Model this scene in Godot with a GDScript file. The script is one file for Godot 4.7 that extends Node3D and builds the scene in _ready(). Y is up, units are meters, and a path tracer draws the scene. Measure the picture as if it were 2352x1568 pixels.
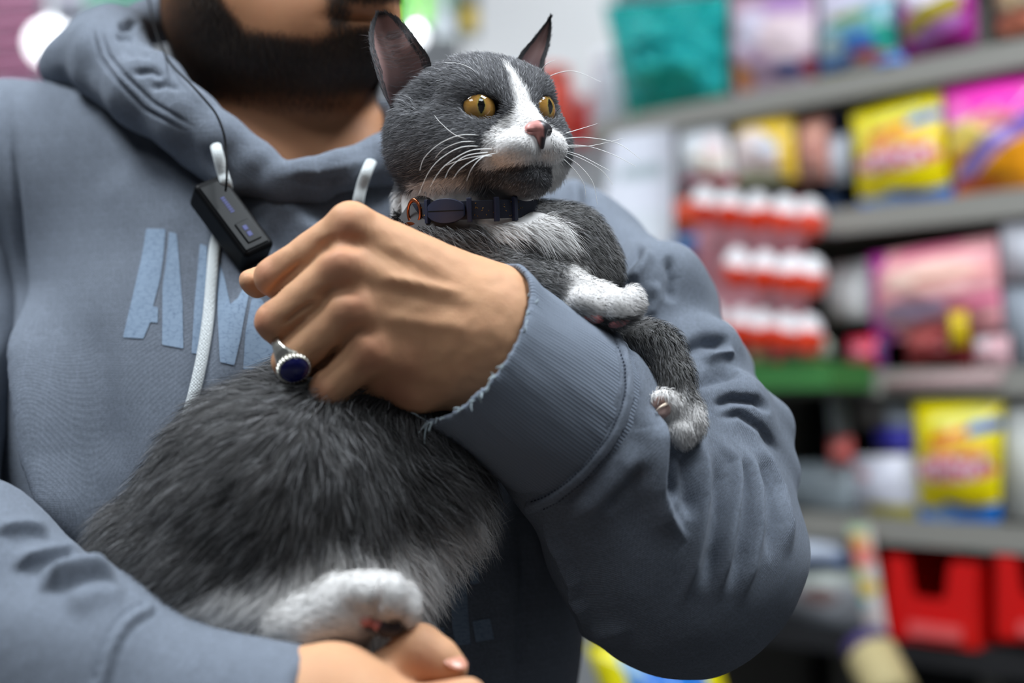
extends Node3D
# A man in a washed blue hoodie holds a grey and white cat in front of the shelves of a small shop.

const FPX := 3266.67            # focal length in pixels of the 2352 x 1568 frame
var cam_pos := Vector3(0, 1.25, 0)
var cam_basis := Basis(Vector3(1, 0, 0), deg_to_rad(2.5))
var rng := RandomNumberGenerator.new()


func P(px: float, py: float, d: float) -> Vector3:
	return cam_pos + cam_basis * Vector3((px - 1176.0) / FPX * d, (784.0 - py) / FPX * d, -d)


func Q(v: Vector3) -> Vector3:
	var l := (v - cam_pos) * cam_basis
	return Vector3(1176.0 - FPX * l.x / l.z, 784.0 + FPX * l.y / l.z, -l.z)


# ---------------------------------------------------------------- distance fields
class Field:
	var o: Vector3
	var h: float
	var nx: int
	var ny: int
	var nz: int
	var d := PackedFloat32Array()

	func _init(lo: Vector3, hi: Vector3, cell: float) -> void:
		o = lo
		h = cell
		nx = int(ceil((hi.x - lo.x) / h)) + 1
		ny = int(ceil((hi.y - lo.y) / h)) + 1
		nz = int(ceil((hi.z - lo.z) / h)) + 1
		d.resize(nx * ny * nz)
		d.fill(1000.0)

	# tapered capsule; op 0 joins, 1 cuts away; squash > 1 thins it along the axis ax
	func cone(a: Vector3, b: Vector3, ra: float, rb: float, k := 0.01, op := 0, ax := Vector3.ZERO, squash := 1.0) -> void:
		var m := maxf(ra, rb) + maxf(k, 3.0 * h)
		var lo := Vector3(minf(a.x, b.x) - m, minf(a.y, b.y) - m, minf(a.z, b.z) - m)
		var hi := Vector3(maxf(a.x, b.x) + m, maxf(a.y, b.y) + m, maxf(a.z, b.z) + m)
		var x0 := maxi(0, int((lo.x - o.x) / h))
		var y0 := maxi(0, int((lo.y - o.y) / h))
		var z0 := maxi(0, int((lo.z - o.z) / h))
		var x1 := mini(nx - 1, int((hi.x - o.x) / h) + 1)
		var y1 := mini(ny - 1, int((hi.y - o.y) / h) + 1)
		var z1 := mini(nz - 1, int((hi.z - o.z) / h) + 1)
		var ba := b - a
		var sq := squash != 1.0
		if sq:
			ba += ax * (ba.dot(ax) * (squash - 1.0))
		var bb := 1.0 / maxf(ba.dot(ba), 1e-12)
		var dr := rb - ra
		for z in range(z0, z1 + 1):
			for y in range(y0, y1 + 1):
				var at := (z * ny + y) * nx + x0
				var p := Vector3(o.x + x0 * h, o.y + y * h, o.z + z * h) - a
				for x in range(x0, x1 + 1):
					var pa := p
					if sq:
						pa += ax * (p.dot(ax) * (squash - 1.0))
					var t := clampf(pa.dot(ba) * bb, 0.0, 1.0)
					var v := (pa - ba * t).length() - ra - dr * t
					if op == 0:
						var c := d[at]
						var e := k - absf(c - v)
						if e > 0.0:
							d[at] = minf(c, v) - e * e / (4.0 * k)
						elif v < c:
							d[at] = v
					else:
						var c := d[at]
						v = -v
						var e := k - absf(c - v)
						if e > 0.0:
							d[at] = maxf(c, v) + e * e / (4.0 * k)
						elif v > c:
							d[at] = v
					at += 1
					p.x += h

	func chain(pts: Array, rs: Array, k := 0.01, op := 0) -> void:
		for i in pts.size() - 1:
			cone(pts[i], pts[i + 1], rs[i], rs[i + 1], k, op)

	# turned ellipsoid; basis columns are its axes
	func ell(c0: Vector3, r: Vector3, k := 0.01, op := 0, b := Basis.IDENTITY) -> void:
		var m := maxf(r.x, maxf(r.y, r.z)) + maxf(k, 3.0 * h)
		var x0 := maxi(0, int((c0.x - m - o.x) / h))
		var y0 := maxi(0, int((c0.y - m - o.y) / h))
		var z0 := maxi(0, int((c0.z - m - o.z) / h))
		var x1 := mini(nx - 1, int((c0.x + m - o.x) / h) + 1)
		var y1 := mini(ny - 1, int((c0.y + m - o.y) / h) + 1)
		var z1 := mini(nz - 1, int((c0.z + m - o.z) / h) + 1)
		var bt := b.transposed()
		var ir := Vector3(1.0 / r.x, 1.0 / r.y, 1.0 / r.z)
		var small := minf(r.x, minf(r.y, r.z))
		for z in range(z0, z1 + 1):
			for y in range(y0, y1 + 1):
				var at := (z * ny + y) * nx + x0
				for x in range(x0, x1 + 1):
					var q := bt * (Vector3(o.x + x * h, o.y + y * h, o.z + z * h) - c0) * ir
					var k0 := q.length()
					var k1 := (q * ir).length()
					var v := k0 * (k0 - 1.0) / k1 if k1 > 1e-6 else -small
					var c := d[at]
					if op == 0:
						var e := k - absf(c - v)
						if e > 0.0:
							d[at] = minf(c, v) - e * e / (4.0 * k)
						elif v < c:
							d[at] = v
					else:
						v = -v
						var e := k - absf(c - v)
						if e > 0.0:
							d[at] = maxf(c, v) + e * e / (4.0 * k)
						elif v > c:
							d[at] = v
					at += 1

	# keeps only what lies on the far side of a plane (n points to what is cut off)
	func cut(at0: Vector3, n: Vector3) -> void:
		var i := 0
		for z in nz:
			for y in ny:
				var v := (Vector3(o.x, o.y + y * h, o.z + z * h) - at0).dot(n)
				var dx := n.x * h
				for x in nx:
					if v > d[i] and d[i] < 900.0:
						d[i] = v
					i += 1
					v += dx

	func net() -> Dictionary:
		var vs := PackedVector3Array()
		var ix := PackedInt32Array()
		var of := PackedInt32Array()
		of.resize(d.size())
		of.fill(-1)
		var sy := nx
		var sz := nx * ny
		var lim := 3.5 * h
		for z in nz - 1:
			for y in ny - 1:
				var at := (z * ny + y) * nx
				for x in nx - 1:
					var v0 := d[at]
					if v0 < lim and v0 > -lim:
						var v1 := d[at + 1]
						var v2 := d[at + sy]
						var v3 := d[at + sy + 1]
						var v4 := d[at + sz]
						var v5 := d[at + sz + 1]
						var v6 := d[at + sz + sy]
						var v7 := d[at + sz + sy + 1]
						var m := (1 if v0 < 0 else 0) + (1 if v1 < 0 else 0) + (1 if v2 < 0 else 0) + (1 if v3 < 0 else 0) + (1 if v4 < 0 else 0) + (1 if v5 < 0 else 0) + (1 if v6 < 0 else 0) + (1 if v7 < 0 else 0)
						if m > 0 and m < 8:
							var s := Vector3.ZERO
							var n := 0
							if (v0 < 0) != (v1 < 0):
								s += Vector3(v0 / (v0 - v1), 0, 0); n += 1
							if (v2 < 0) != (v3 < 0):
								s += Vector3(v2 / (v2 - v3), 1, 0); n += 1
							if (v4 < 0) != (v5 < 0):
								s += Vector3(v4 / (v4 - v5), 0, 1); n += 1
							if (v6 < 0) != (v7 < 0):
								s += Vector3(v6 / (v6 - v7), 1, 1); n += 1
							if (v0 < 0) != (v2 < 0):
								s += Vector3(0, v0 / (v0 - v2), 0); n += 1
							if (v1 < 0) != (v3 < 0):
								s += Vector3(1, v1 / (v1 - v3), 0); n += 1
							if (v4 < 0) != (v6 < 0):
								s += Vector3(0, v4 / (v4 - v6), 1); n += 1
							if (v5 < 0) != (v7 < 0):
								s += Vector3(1, v5 / (v5 - v7), 1); n += 1
							if (v0 < 0) != (v4 < 0):
								s += Vector3(0, 0, v0 / (v0 - v4)); n += 1
							if (v1 < 0) != (v5 < 0):
								s += Vector3(1, 0, v1 / (v1 - v5)); n += 1
							if (v2 < 0) != (v6 < 0):
								s += Vector3(0, 1, v2 / (v2 - v6)); n += 1
							if (v3 < 0) != (v7 < 0):
								s += Vector3(1, 1, v3 / (v3 - v7)); n += 1
							of[at] = vs.size()
							vs.append(o + (Vector3(x, y, z) + s / n) * h)
					at += 1
		for z in range(1, nz - 1):
			for y in range(1, ny - 1):
				var at := (z * ny + y) * nx + 1
				for x in range(1, nx - 1):
					var v0 := d[at]
					if v0 < lim and v0 > -lim:
						var inside := v0 < 0
						if inside != (d[at + 1] < 0):
							quad(ix, of, at - sy - sz, at - sz, at, at - sy, inside)
						if inside != (d[at + sy] < 0):
							quad(ix, of, at - 1 - sz, at - 1, at, at - sz, inside)
						if inside != (d[at + sz] < 0):
							quad(ix, of, at - 1 - sy, at - sy, at, at - 1, inside)
					at += 1
		return {"v": vs, "i": ix}

	func quad(ix: PackedInt32Array, of: PackedInt32Array, a: int, b: int, c: int, e: int, flip: bool) -> void:
		var ia := of[a]
		var ib := of[b]
		var ic := of[c]
		var ie := of[e]
		if ia < 0 or ib < 0 or ic < 0 or ie < 0:
			return
		if flip:
			ix.append(ia); ix.append(ic); ix.append(ib)
			ix.append(ia); ix.append(ie); ix.append(ic)
		else:
			ix.append(ia); ix.append(ib); ix.append(ic)
			ix.append(ia); ix.append(ic); ix.append(ie)


# ---------------------------------------------------------------- meshes as dictionaries: v, i, n, c
func relax(m: Dictionary, times := 1, w := 0.5) -> void:
	var v: PackedVector3Array = m.v
	var ix: PackedInt32Array = m.i
	for k in times:
		var s := PackedVector3Array()
		s.resize(v.size())
		var c := PackedInt32Array()
		c.resize(v.size())
		for t in range(0, ix.size(), 3):
			var a := ix[t]
			var b := ix[t + 1]
			var e := ix[t + 2]
			var sum := v[a] + v[b] + v[e]
			s[a] += sum; s[b] += sum; s[e] += sum
			c[a] += 3; c[b] += 3; c[e] += 3
		for i in v.size():
			if c[i] > 0:
				v[i] = v[i].lerp(s[i] / c[i], w)
	m.v = v


func normals(m: Dictionary) -> void:
	var v: PackedVector3Array = m.v
	var ix: PackedInt32Array = m.i
	var n := PackedVector3Array()
	n.resize(v.size())
	for t in range(0, ix.size(), 3):
		var a := ix[t]
		var b := ix[t + 1]
		var e := ix[t + 2]
		var f := (v[e] - v[a]).cross(v[b] - v[a])
		n[a] += f; n[b] += f; n[e] += f
	for i in n.size():
		n[i] = n[i].normalized()
	m.n = n


# pixel places and facing of the vertices, for modelling tools that follow drawn lines
func project(m: Dictionary) -> void:
	var v: PackedVector3Array = m.v
	var p := PackedVector2Array()
	p.resize(v.size())
	for i in v.size():
		var q := Q(v[i])
		p[i] = Vector2(q.x, q.y)
	m.p = p


# Modelling strokes on the side of a mesh that was drawn on: each [points, width, height, kind]
# kind 0 round ridge or groove, 1 lip: full height on the line, falls off over width on its left side only, 2 flat band, 3 a pinched ridge
func strokes(m: Dictionary, list: Array, soft_ends := true) -> void:
	var v: PackedVector3Array = m.v
	var n: PackedVector3Array = m.n
	var p: PackedVector2Array = m.p
	var dis := PackedFloat32Array()
	dis.resize(v.size())
	var near := PackedInt32Array()
	for i in v.size():
		if n[i].dot(v[i] - cam_pos) < 0.02:
			near.append(i)
	for s in list:
		var pts: Array = s[0]
		var w: float = s[1]
		var hh: float = s[2]
		var kind: int = s[3] if s.size() > 3 else 0
		var reach := w * (1.0 if kind == 2 else 2.4)
		var box := Rect2(pts[0], Vector2.ZERO)
		var total := 0.0
		for k in pts.size() - 1:
			box = box.expand(pts[k + 1])
			total += pts[k].distance_to(pts[k + 1])
		box = box.grow(reach)
		var curve := PackedVector2Array(pts)
		var nk := curve.size() - 1
		for i in near:
			var q := p[i]
			if not box.has_point(q):
				continue
			var best := 1e9
			var along := 0.0
			var side := 1.0
			var run := 0.0
			for k in nk:
				var a := curve[k]
				var ab := curve[k + 1] - a
				var l := ab.length()
				var t := clampf((q - a).dot(ab) / (l * l), 0.0, 1.0)
				var e := q - a - ab * t
				var dd := e.length_squared()
				if dd < best:
					best = dd
					along = run + t * l
					side = ab.cross(e)
				run += l
			best = sqrt(best)
			if best > reach:
				continue
			var f := 0.0
			var u := best / w
			if kind == 0:
				f = exp(-u * u)
			elif kind == 1:
				f = exp(-u * u) if side < 0.0 else exp(-u * u * 22.0)
			elif kind == 2:
				f = smoothstep(1.0, 0.75, u)
			else:
				f = exp(-u * 2.0)
			if soft_ends:
				var fe := minf(along, total - along) / (total * 0.28)
				f *= smoothstep(0.0, 1.0, fe)
			dis[i] += f * hh
	for i in near:
		if dis[i] != 0.0:
			v[i] += n[i] * dis[i]
	m.v = v
	normals(m)


# splits the triangles of chosen picture areas in four (and their neighbours to match), so that fine folds have something to bend
func refine(m: Dictionary, rects: Array) -> void:
	var v: PackedVector3Array = m.v
	var n: PackedVector3Array = m.n
	var p: PackedVector2Array = m.p
	var ix: PackedInt32Array = m.i
	var cut := {}
	for t in range(0, ix.size(), 3):
		var a := ix[t]
		if n[a].dot(v[a] - cam_pos) > 0.1:
			continue
		for r in rects:
			if r.has_point(p[a]):
				for k in 3:
					var i := ix[t + k]
					var j := ix[t + (k + 1) % 3]
					var key := Vector2i(mini(i, j), maxi(i, j))
					if not cut.has(key):
						cut[key] = v.size()
						v.append((v[i] + v[j]) * 0.5)
						n.append((n[i] + n[j]).normalized())
				break
	var out := PackedInt32Array()
	for t in range(0, ix.size(), 3):
		var c := [ix[t], ix[t + 1], ix[t + 2]]
		var h := [-1, -1, -1]
		var count := 0
		for k in 3:
			var key := Vector2i(mini(c[k], c[(k + 1) % 3]), maxi(c[k], c[(k + 1) % 3]))
			if cut.has(key):
				h[k] = cut[key]
				count += 1
		if count == 0:
			out.append(c[0]); out.append(c[1]); out.append(c[2])
		elif count == 3:
			out.append_array([c[0], h[0], h[2], h[0], c[1], h[1], h[2], h[1], c[2], h[0], h[1], h[2]])
		else:
			for k in 3:
				var k1 := (k + 1) % 3
				var k2 := (k + 2) % 3
				if count == 1 and h[k] >= 0:
					out.append_array([c[k], h[k], c[k2], h[k], c[k1], c[k2]])
				elif count == 2 and h[k] < 0:
					out.append_array([c[k], c[k1], h[k1], c[k], h[k1], h[k2], h[k2], h[k1], c[k2]])
	m.v = v
	m.n = n
	m.i = out
	project(m)


func ripple(m: Dictionary, freq: float, amp: float, sd: int, stretch := Vector3.ONE) -> void:
	var f := FastNoiseLite.new()
	f.seed = sd
	f.noise_type = FastNoiseLite.TYPE_SIMPLEX_SMOOTH
	f.fractal_octaves = 2
	f.frequency = freq
	var v: PackedVector3Array = m.v
	var n: PackedVector3Array = m.n
	for i in v.size():
		var q := v[i] * stretch
		v[i] += n[i] * (f.get_noise_3dv(q) * amp)
	m.v = v


func to_mesh(m: Dictionary) -> ArrayMesh:
	var a := []
	a.resize(Mesh.ARRAY_MAX)
	a[Mesh.ARRAY_VERTEX] = m.v
	if not m.has("n"):
		normals(m)
	a[Mesh.ARRAY_NORMAL] = m.n
	a[Mesh.ARRAY_INDEX] = m.i
	if m.has("c"):
		a[Mesh.ARRAY_COLOR] = m.c
	if m.has("uv"):
		a[Mesh.ARRAY_TEX_UV] = m.uv
	var am := ArrayMesh.new()
	am.add_surface_from_arrays(Mesh.PRIMITIVE_TRIANGLES, a)
	return am


# looks up the surface of a mesh under a pixel: nearest point and its normal
class Under:
	var v: PackedVector3Array
	var n: PackedVector3Array
	var p: PackedVector2Array
	var z := PackedFloat32Array()
	var ix: PackedInt32Array
	var cells := {}

	func _init(m: Dictionary, eye: Vector3, fwd: Vector3) -> void:
		v = m.v
		n = m.n
		p = m.p
		ix = m.i
		z.resize(v.size())
		for i in v.size():
			z[i] = (v[i] - eye).dot(fwd)
		for t in range(0, ix.size(), 3):
			var a := p[ix[t]]
			var b := p[ix[t + 1]]
			var e := p[ix[t + 2]]
			if (b - a).cross(e - a) < 0.0:
				continue
			var lo := (a.min(b).min(e) / 24.0).floor()
			var hi := (a.max(b).max(e) / 24.0).floor()
			for y in range(int(lo.y), int(hi.y) + 1):
				for x in range(int(lo.x), int(hi.x) + 1):
					var key := Vector2i(x, y)
					if not cells.has(key):
						cells[key] = PackedInt32Array()
					cells[key].append(t)

	# [place, normal] or [] where there is nothing
	func at(q: Vector2) -> Array:
		var key := Vector2i((q / 24.0).floor())
		if not cells.has(key):
			return []
		var best := 1e9
		var out := []
		for t in cells[key]:
			var ia := ix[t]
			var ib := ix[t + 1]
			var ic := ix[t + 2]
			var a := p[ia]
			var ab := p[ib] - a
			var ac := p[ic] - a
			var den := ab.cross(ac)
			if absf(den) < 1e-9:
				continue
			var u := (q - a).cross(ac) / den
			var w := ab.cross(q - a) / den
			if u < -0.001 or w < -0.001 or u + w > 1.002:
				continue
			var dz := z[ia] * (1.0 - u - w) + z[ib] * u + z[ic] * w
			if dz < best:
				best = dz
				out = [v[ia] * (1.0 - u - w) + v[ib] * u + v[ic] * w, (n[ia] * (1.0 - u - w) + n[ib] * u + n[ic] * w).normalized()]
		return out


func under(m: Dictionary) -> Under:
	return Under.new(m, cam_pos, -cam_basis.z)


# ---------------------------------------------------------------- nodes
func numbered(called: String, parent: Node) -> String:
	if parent.get_node_or_null(called) == null:
		return called
	var k := 1
	while parent.get_node_or_null("%s_%03d" % [called, k]) != null:
		k += 1
	return "%s_%03d" % [called, k]


func put(called: String, mesh: Mesh, mat: Material, parent: Node = self) -> MeshInstance3D:
	var o := MeshInstance3D.new()
	o.name = numbered(called, parent)
	o.mesh = mesh
	o.material_override = mat
	parent.add_child(o, true)
	return o


func thing(called: String, label: String, category: String, at := Vector3.ZERO, group := "") -> Node3D:
	var o := Node3D.new()
	o.name = numbered(called, self)
	o.position = at
	add_child(o, true)
	return tag(o, label, category, group)


func tag(o: Node3D, label: String, category: String, group := "") -> Node3D:
	o.set_meta("label", label)
	o.set_meta("category", category)
	if group:
		o.set_meta("group", group)
	return o


func kind(o: Node3D, k: String) -> Node3D:
	o.set_meta("kind", k)
	return o


# local-space meshes: everything of a thing is built in world places and hung under a node at `at`
func shift(m: Dictionary, at: Vector3) -> Dictionary:
	var v: PackedVector3Array = m.v
	for i in v.size():
		v[i] -= at
	m.v = v
	return m


# round tube along points with a radius for each; flat < 1 flattens it along up
func tube(pts: PackedVector3Array, rs: PackedFloat32Array, sides := 8, flat := 1.0, up := Vector3.ZERO) -> Dictionary:
	var v := PackedVector3Array()
	var ix := PackedInt32Array()
	var c := pts.size()
	var prev := Vector3.ZERO
	for i in c:
		var t := (pts[mini(i + 1, c - 1)] - pts[maxi(i - 1, 0)]).normalized()
		var a: Vector3
		if up != Vector3.ZERO:
			a = up
		elif prev == Vector3.ZERO:
			a = Vector3.UP if absf(t.y) < 0.9 else Vector3.RIGHT
		else:
			a = prev
		var b := t.cross(a).normalized()
		a = b.cross(t).normalized()
		prev = a
		for s in sides:
			var w := TAU * s / sides
			v.append(pts[i] + (b * cos(w) + a * sin(w) * flat) * rs[i])
	for i in c - 1:
		for s in sides:
			var s2 := (s + 1) % sides
			var p0 := i * sides + s
			var p1 := i * sides + s2
			ix.append_array([p0, p1, p0 + sides, p1, p1 + sides, p0 + sides])
	var e := v.size()
	v.append(pts[0])
	v.append(pts[c - 1])
	for s in sides:
		var s2 := (s + 1) % sides
		ix.append_array([e, s2, s, e + 1, (c - 1) * sides + s, (c - 1) * sides + s2])
	return {"v": v, "i": ix}


func join(list: Array) -> Dictionary:
	var v := PackedVector3Array()
	var ix := PackedInt32Array()
	var n := PackedVector3Array()
	for m in list:
		var off := v.size()
		v.append_array(m.v)
		if not m.has("n"):
			normals(m)
		n.append_array(m.n)
		for i in m.i:
			ix.append(i + off)
	return {"v": v, "i": ix, "n": n}


func smooth_curve(pts: Array, steps: int) -> PackedVector3Array:
	var out := PackedVector3Array()
	var c := pts.size()
	for i in c - 1:
		var p0: Vector3 = pts[maxi(i - 1, 0)]
		var p1: Vector3 = pts[i]
		var p2: Vector3 = pts[i + 1]
		var p3: Vector3 = pts[mini(i + 2, c - 1)]
		for s in steps:
			out.append(p1.cubic_interpolate(p2, p0, p3, float(s) / steps))
	out.append(pts[c - 1])
	return out


func curve2(pts: Array, steps: int) -> Array:
	var out := []
	var c := pts.size()
	for i in c - 1:
		var p0: Vector2 = pts[maxi(i - 1, 0)]
		var p1: Vector2 = pts[i]
		var p2: Vector2 = pts[i + 1]
		var p3: Vector2 = pts[mini(i + 2, c - 1)]
		for s in steps:
			out.append(p1.cubic_interpolate(p2, p0, p3, float(s) / steps))
	out.append(pts[c - 1])
	return out


func V2(list: Array) -> Array:      # [x, y, x, y ...] to points
	var out := []
	for i in range(0, list.size(), 2):
		out.append(Vector2(list[i], list[i + 1]))
	return out


func mat(col: Color, rough := 0.8, metal := 0.0) -> StandardMaterial3D:
	var m := StandardMaterial3D.new()
	m.albedo_color = col
	m.roughness = rough
	m.metallic = metal
	return m


func _ready() -> void:
	rng.seed = 7
	camera_and_light()
	make_materials()
	shop_room()
	man()
	cat()
	worn_things()
	shop_things()


func camera_and_light() -> void:
	var cam := Camera3D.new()
	cam.name = "camera"
	var at := CameraAttributesPhysical.new()
	at.frustum_focal_length = 50.0
	at.frustum_focus_distance = 0.80
	at.exposure_aperture = 2.4
	at.frustum_near = 0.05
	at.frustum_far = 60.0
	cam.attributes = at
	cam.fov = 26.99
	cam.transform = Transform3D(cam_basis, cam_pos)
	add_child(cam)
	cam.current = true
	var we := WorldEnvironment.new()
	we.name = "shop_air"
	var e := Environment.new()
	e.background_mode = Environment.BG_COLOR
	e.background_color = Color(0, 0, 0)
	e.tonemap_mode = Environment.TONE_MAPPER_LINEAR
	e.tonemap_exposure = 1.27
	e.sdfgi_enabled = true
	e.ssao_enabled = true
	e.ssil_enabled = true
	we.environment = e
	add_child(we)


var M := {}

func make_materials() -> void:
	var knit := knit_images()
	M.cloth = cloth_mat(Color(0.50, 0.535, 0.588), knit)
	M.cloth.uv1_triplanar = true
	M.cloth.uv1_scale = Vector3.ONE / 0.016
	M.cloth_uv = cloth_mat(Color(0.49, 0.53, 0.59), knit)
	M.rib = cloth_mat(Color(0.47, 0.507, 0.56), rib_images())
	M.rib.normal_scale = 0.45
	M.thread = mat(Color(0.62, 0.67, 0.69), 0.9)
	M.dark_thread = mat(Color(0.10, 0.13, 0.20), 0.9)
	M.skin = mat(Color(1, 1, 1), 0.58)
	M.skin.metallic_specular = 0.35
	M.skin.vertex_color_use_as_albedo = true
	var pores := noise_tex(0.12, Color.BLACK, Color.WHITE, 17, 256)
	pores.as_normal_map = true
	pores.bump_strength = 5.0
	M.skin.normal_enabled = true
	M.skin.normal_texture = pores
	M.skin.normal_scale = 0.35
	M.skin.uv1_triplanar = true
	M.skin.uv1_scale = Vector3.ONE / 0.022
	M.skin.subsurf_scatter_enabled = true
	M.skin.subsurf_scatter_strength = 0.06
	M.fur = mat(Color(1, 1, 1), 0.8)
	M.fur.vertex_color_use_as_albedo = true
	M.hide = mat(Color(1, 1, 1), 0.9)
	M.hide.vertex_color_use_as_albedo = true
	M.white = mat(Color(0.86, 0.87, 0.88), 0.6)
	M.floor = mat(Color(0.27, 0.265, 0.26), 0.4)
	M.far_wall = mat(Color(0.54, 0.54, 0.55), 0.7)
	M.black_plastic = mat(Color(0.025, 0.028, 0.034), 0.5)
	M.gloss_black = mat(Color(0.03, 0.045, 0.05), 0.35)
	M.black_plastic.metallic_specular = 0.25
	M.gloss_black.metallic_specular = 0.3
	M.blue_print = mat(Color(0.10, 0.14, 0.42), 0.5)
	M.trousers = mat(Color(0.10, 0.11, 0.14), 0.9)
	M.dark = mat(Color(0.03, 0.03, 0.035), 0.5)


func noise_tex(freq: float, lo: Color, hi: Color, sd: int, size := 256) -> NoiseTexture2D:
	var n := FastNoiseLite.new()
	n.seed = sd
	n.frequency = freq
	n.fractal_octaves = 4
	var g := Gradient.new()
	g.set_color(0, lo)
	g.set_color(1, hi)
	var t := NoiseTexture2D.new()
	t.width = size
	t.height = size
	t.seamless = true
	t.noise = n
	t.color_ramp = g
	return t


# knitted loops: [colour image, normal image]
func knit_images() -> Array:
	var s := 128
	var hgt := Image.create(s, s, false, Image.FORMAT_RGBA8)
	var col := Image.create(s, s, false, Image.FORMAT_RGBA8)
	var r := RandomNumberGenerator.new()
	r.seed = 5
	var tone := []
	for k in 16 * 16:
		tone.append(r.randf_range(0.84, 1.0))
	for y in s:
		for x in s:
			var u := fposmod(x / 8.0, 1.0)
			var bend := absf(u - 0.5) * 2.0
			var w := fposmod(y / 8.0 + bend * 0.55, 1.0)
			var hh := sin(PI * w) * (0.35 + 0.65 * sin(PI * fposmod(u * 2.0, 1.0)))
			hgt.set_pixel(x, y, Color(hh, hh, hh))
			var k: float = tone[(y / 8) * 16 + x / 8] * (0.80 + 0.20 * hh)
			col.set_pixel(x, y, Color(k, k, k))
	hgt.bump_map_to_normal_map(5.0)
	return [ImageTexture.create_from_image(col), ImageTexture.create_from_image(hgt)]


# ribs that run along the cuff
func rib_images() -> Array:
	var s := 64
	var hgt := Image.create(s, s, false, Image.FORMAT_RGBA8)
	var col := Image.create(s, s, false, Image.FORMAT_RGBA8)
	for y in s:
		for x in s:
			var u := fposmod(x / 10.667, 1.0)
			var w := fposmod(y / 8.0 + absf(u - 0.5) * 0.8, 1.0)
			var hh := pow(sin(PI * u), 0.7) * (0.65 + 0.35 * sin(PI * w))
			hgt.set_pixel(x, y, Color(hh, hh, hh))
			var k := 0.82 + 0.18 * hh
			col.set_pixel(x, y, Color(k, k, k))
	hgt.bump_map_to_normal_map(6.0)
	return [ImageTexture.create_from_image(col), ImageTexture.create_from_image(hgt)]


func cloth_mat(c: Color, imgs: Array) -> StandardMaterial3D:
	var m := mat(c, 0.95)
	m.albedo_texture = imgs[0]
	m.normal_enabled = true
	m.normal_texture = imgs[1]
	m.normal_scale = 0.5
	m.rim_enabled = true
	m.rim = 0.25
	m.rim_tint = 0.6
	return m


func box(called: String, size: Vector3, at: Vector3, m: Material, parent: Node = self, turn := 0.0) -> MeshInstance3D:
	var b := BoxMesh.new()
	b.size = size
	var o := put(called, b, m, parent)
	o.position = at
	o.rotation.y = turn
	return o


func shop_room() -> void:
	# the room: 5.2 m wide, 6.4 m deep, 2.75 m high, with walls that have thickness
	var x0 := -2.4
	var x1 := 2.2
	var z0 := -4.2
	var z1 := 2.2
	var hh := 2.75
	kind(box("floor", Vector3(x1 - x0 + 0.4, 0.1, z1 - z0 + 0.4), Vector3((x0 + x1) / 2, -0.05, (z0 + z1) / 2), M.floor), "structure")
	kind(box("ceiling", Vector3(x1 - x0 + 0.4, 0.1, z1 - z0 + 0.4), Vector3((x0 + x1) / 2, hh + 0.05, (z0 + z1) / 2), M.white), "structure")
	kind(box("wall_left", Vector3(0.2, hh, z1 - z0), Vector3(x0 - 0.1, hh / 2, (z0 + z1) / 2), M.far_wall), "structure")
	kind(box("wall_right", Vector3(0.2, hh, z1 - z0), Vector3(x1 + 0.1, hh / 2, (z0 + z1) / 2), M.far_wall), "structure")
	kind(box("wall_back", Vector3(x1 - x0 + 0.4, hh, 0.2), Vector3((x0 + x1) / 2, hh / 2, z0 - 0.1), M.white), "structure")
	kind(box("wall_front", Vector3(x1 - x0 + 0.4, hh, 0.2), Vector3((x0 + x1) / 2, hh / 2, z1 + 0.1), M.far_wall), "structure")
	var spot := 0
	for c in [Vector3(-1.1, 0, -2.6), Vector3(0.5, 0, -2.6), Vector3(-0.85, 0, -0.62), Vector3(0.7, 0, -0.62), Vector3(-0.85, 0, 0.35), Vector3(0.7, 0, 0.35)]:
		spot += 1
		ceiling_panel(Vector3(c.x, hh, c.z), ["over the wire rack", "over the white wall pier", "above the man's raised shoulder", "above the shelves of crisps", "farthest from the shelves, before the man", "before the man on the shelf side"][spot - 1], 2.9 if c.z > -1.0 and c.z < -0.3 else (0.36 if c.z > 0.0 else 0.85))


func ceiling_panel(at: Vector3, place: String, energy: float) -> void:
	var t := thing("ceiling_light", "flat lit LED panel on the ceiling " + place, "ceiling light", at, "LED panels on the ceiling")
	box("frame", Vector3(0.64, 0.03, 0.64), Vector3(0, -0.015, 0), M.white, t)
	var g := mat(Color(0.9, 0.9, 0.9), 0.6)
	g.emission_enabled = true
	g.emission = Color(0.93, 0.97, 1.0)
	g.emission_energy_multiplier = 2.5
	box("diffuser", Vector3(0.58, 0.01, 0.58), Vector3(0, -0.033, 0), g, t)
	var l := AreaLight3D.new()
	l.name = "light_glow"
	l.area_size = Vector2(0.58, 0.58)
	l.light_color = Color(0.94, 0.97, 1.0)
	l.light_energy = energy
	l.area_range = 12.0
	l.area_attenuation = 2.0
	l.shadow_enabled = true
	l.position = Vector3(0, -0.045, 0)
	l.rotation = Vector3(-PI / 2, 0, 0)
	t.add_child(l)


var torso := {}
var sleeve_l := {}
var sleeve_r := {}
var skin := {}

func man() -> void:
	var at := Vector3(P(690, 800, 0.96).x, 0, P(690, 800, 0.96).z)
	var t := thing("person", "bearded man in a faded blue hoodie cradling the cat in both arms", "person", at)
	var hoodie := hoodie_body(t, at)
	right_sleeve(hoodie, at)
	left_sleeve(hoodie, at)
	hood_roll(hoodie, at)
	trousers(t, at)
	# ---- skin: head, neck, hands, one mesh
	skin = join([head_shape(), hand_shape(), low_hand_shape()])
	normals(skin)
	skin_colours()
	put("body", to_mesh(shift(skin.duplicate(true), at)), M.skin, t)


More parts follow.
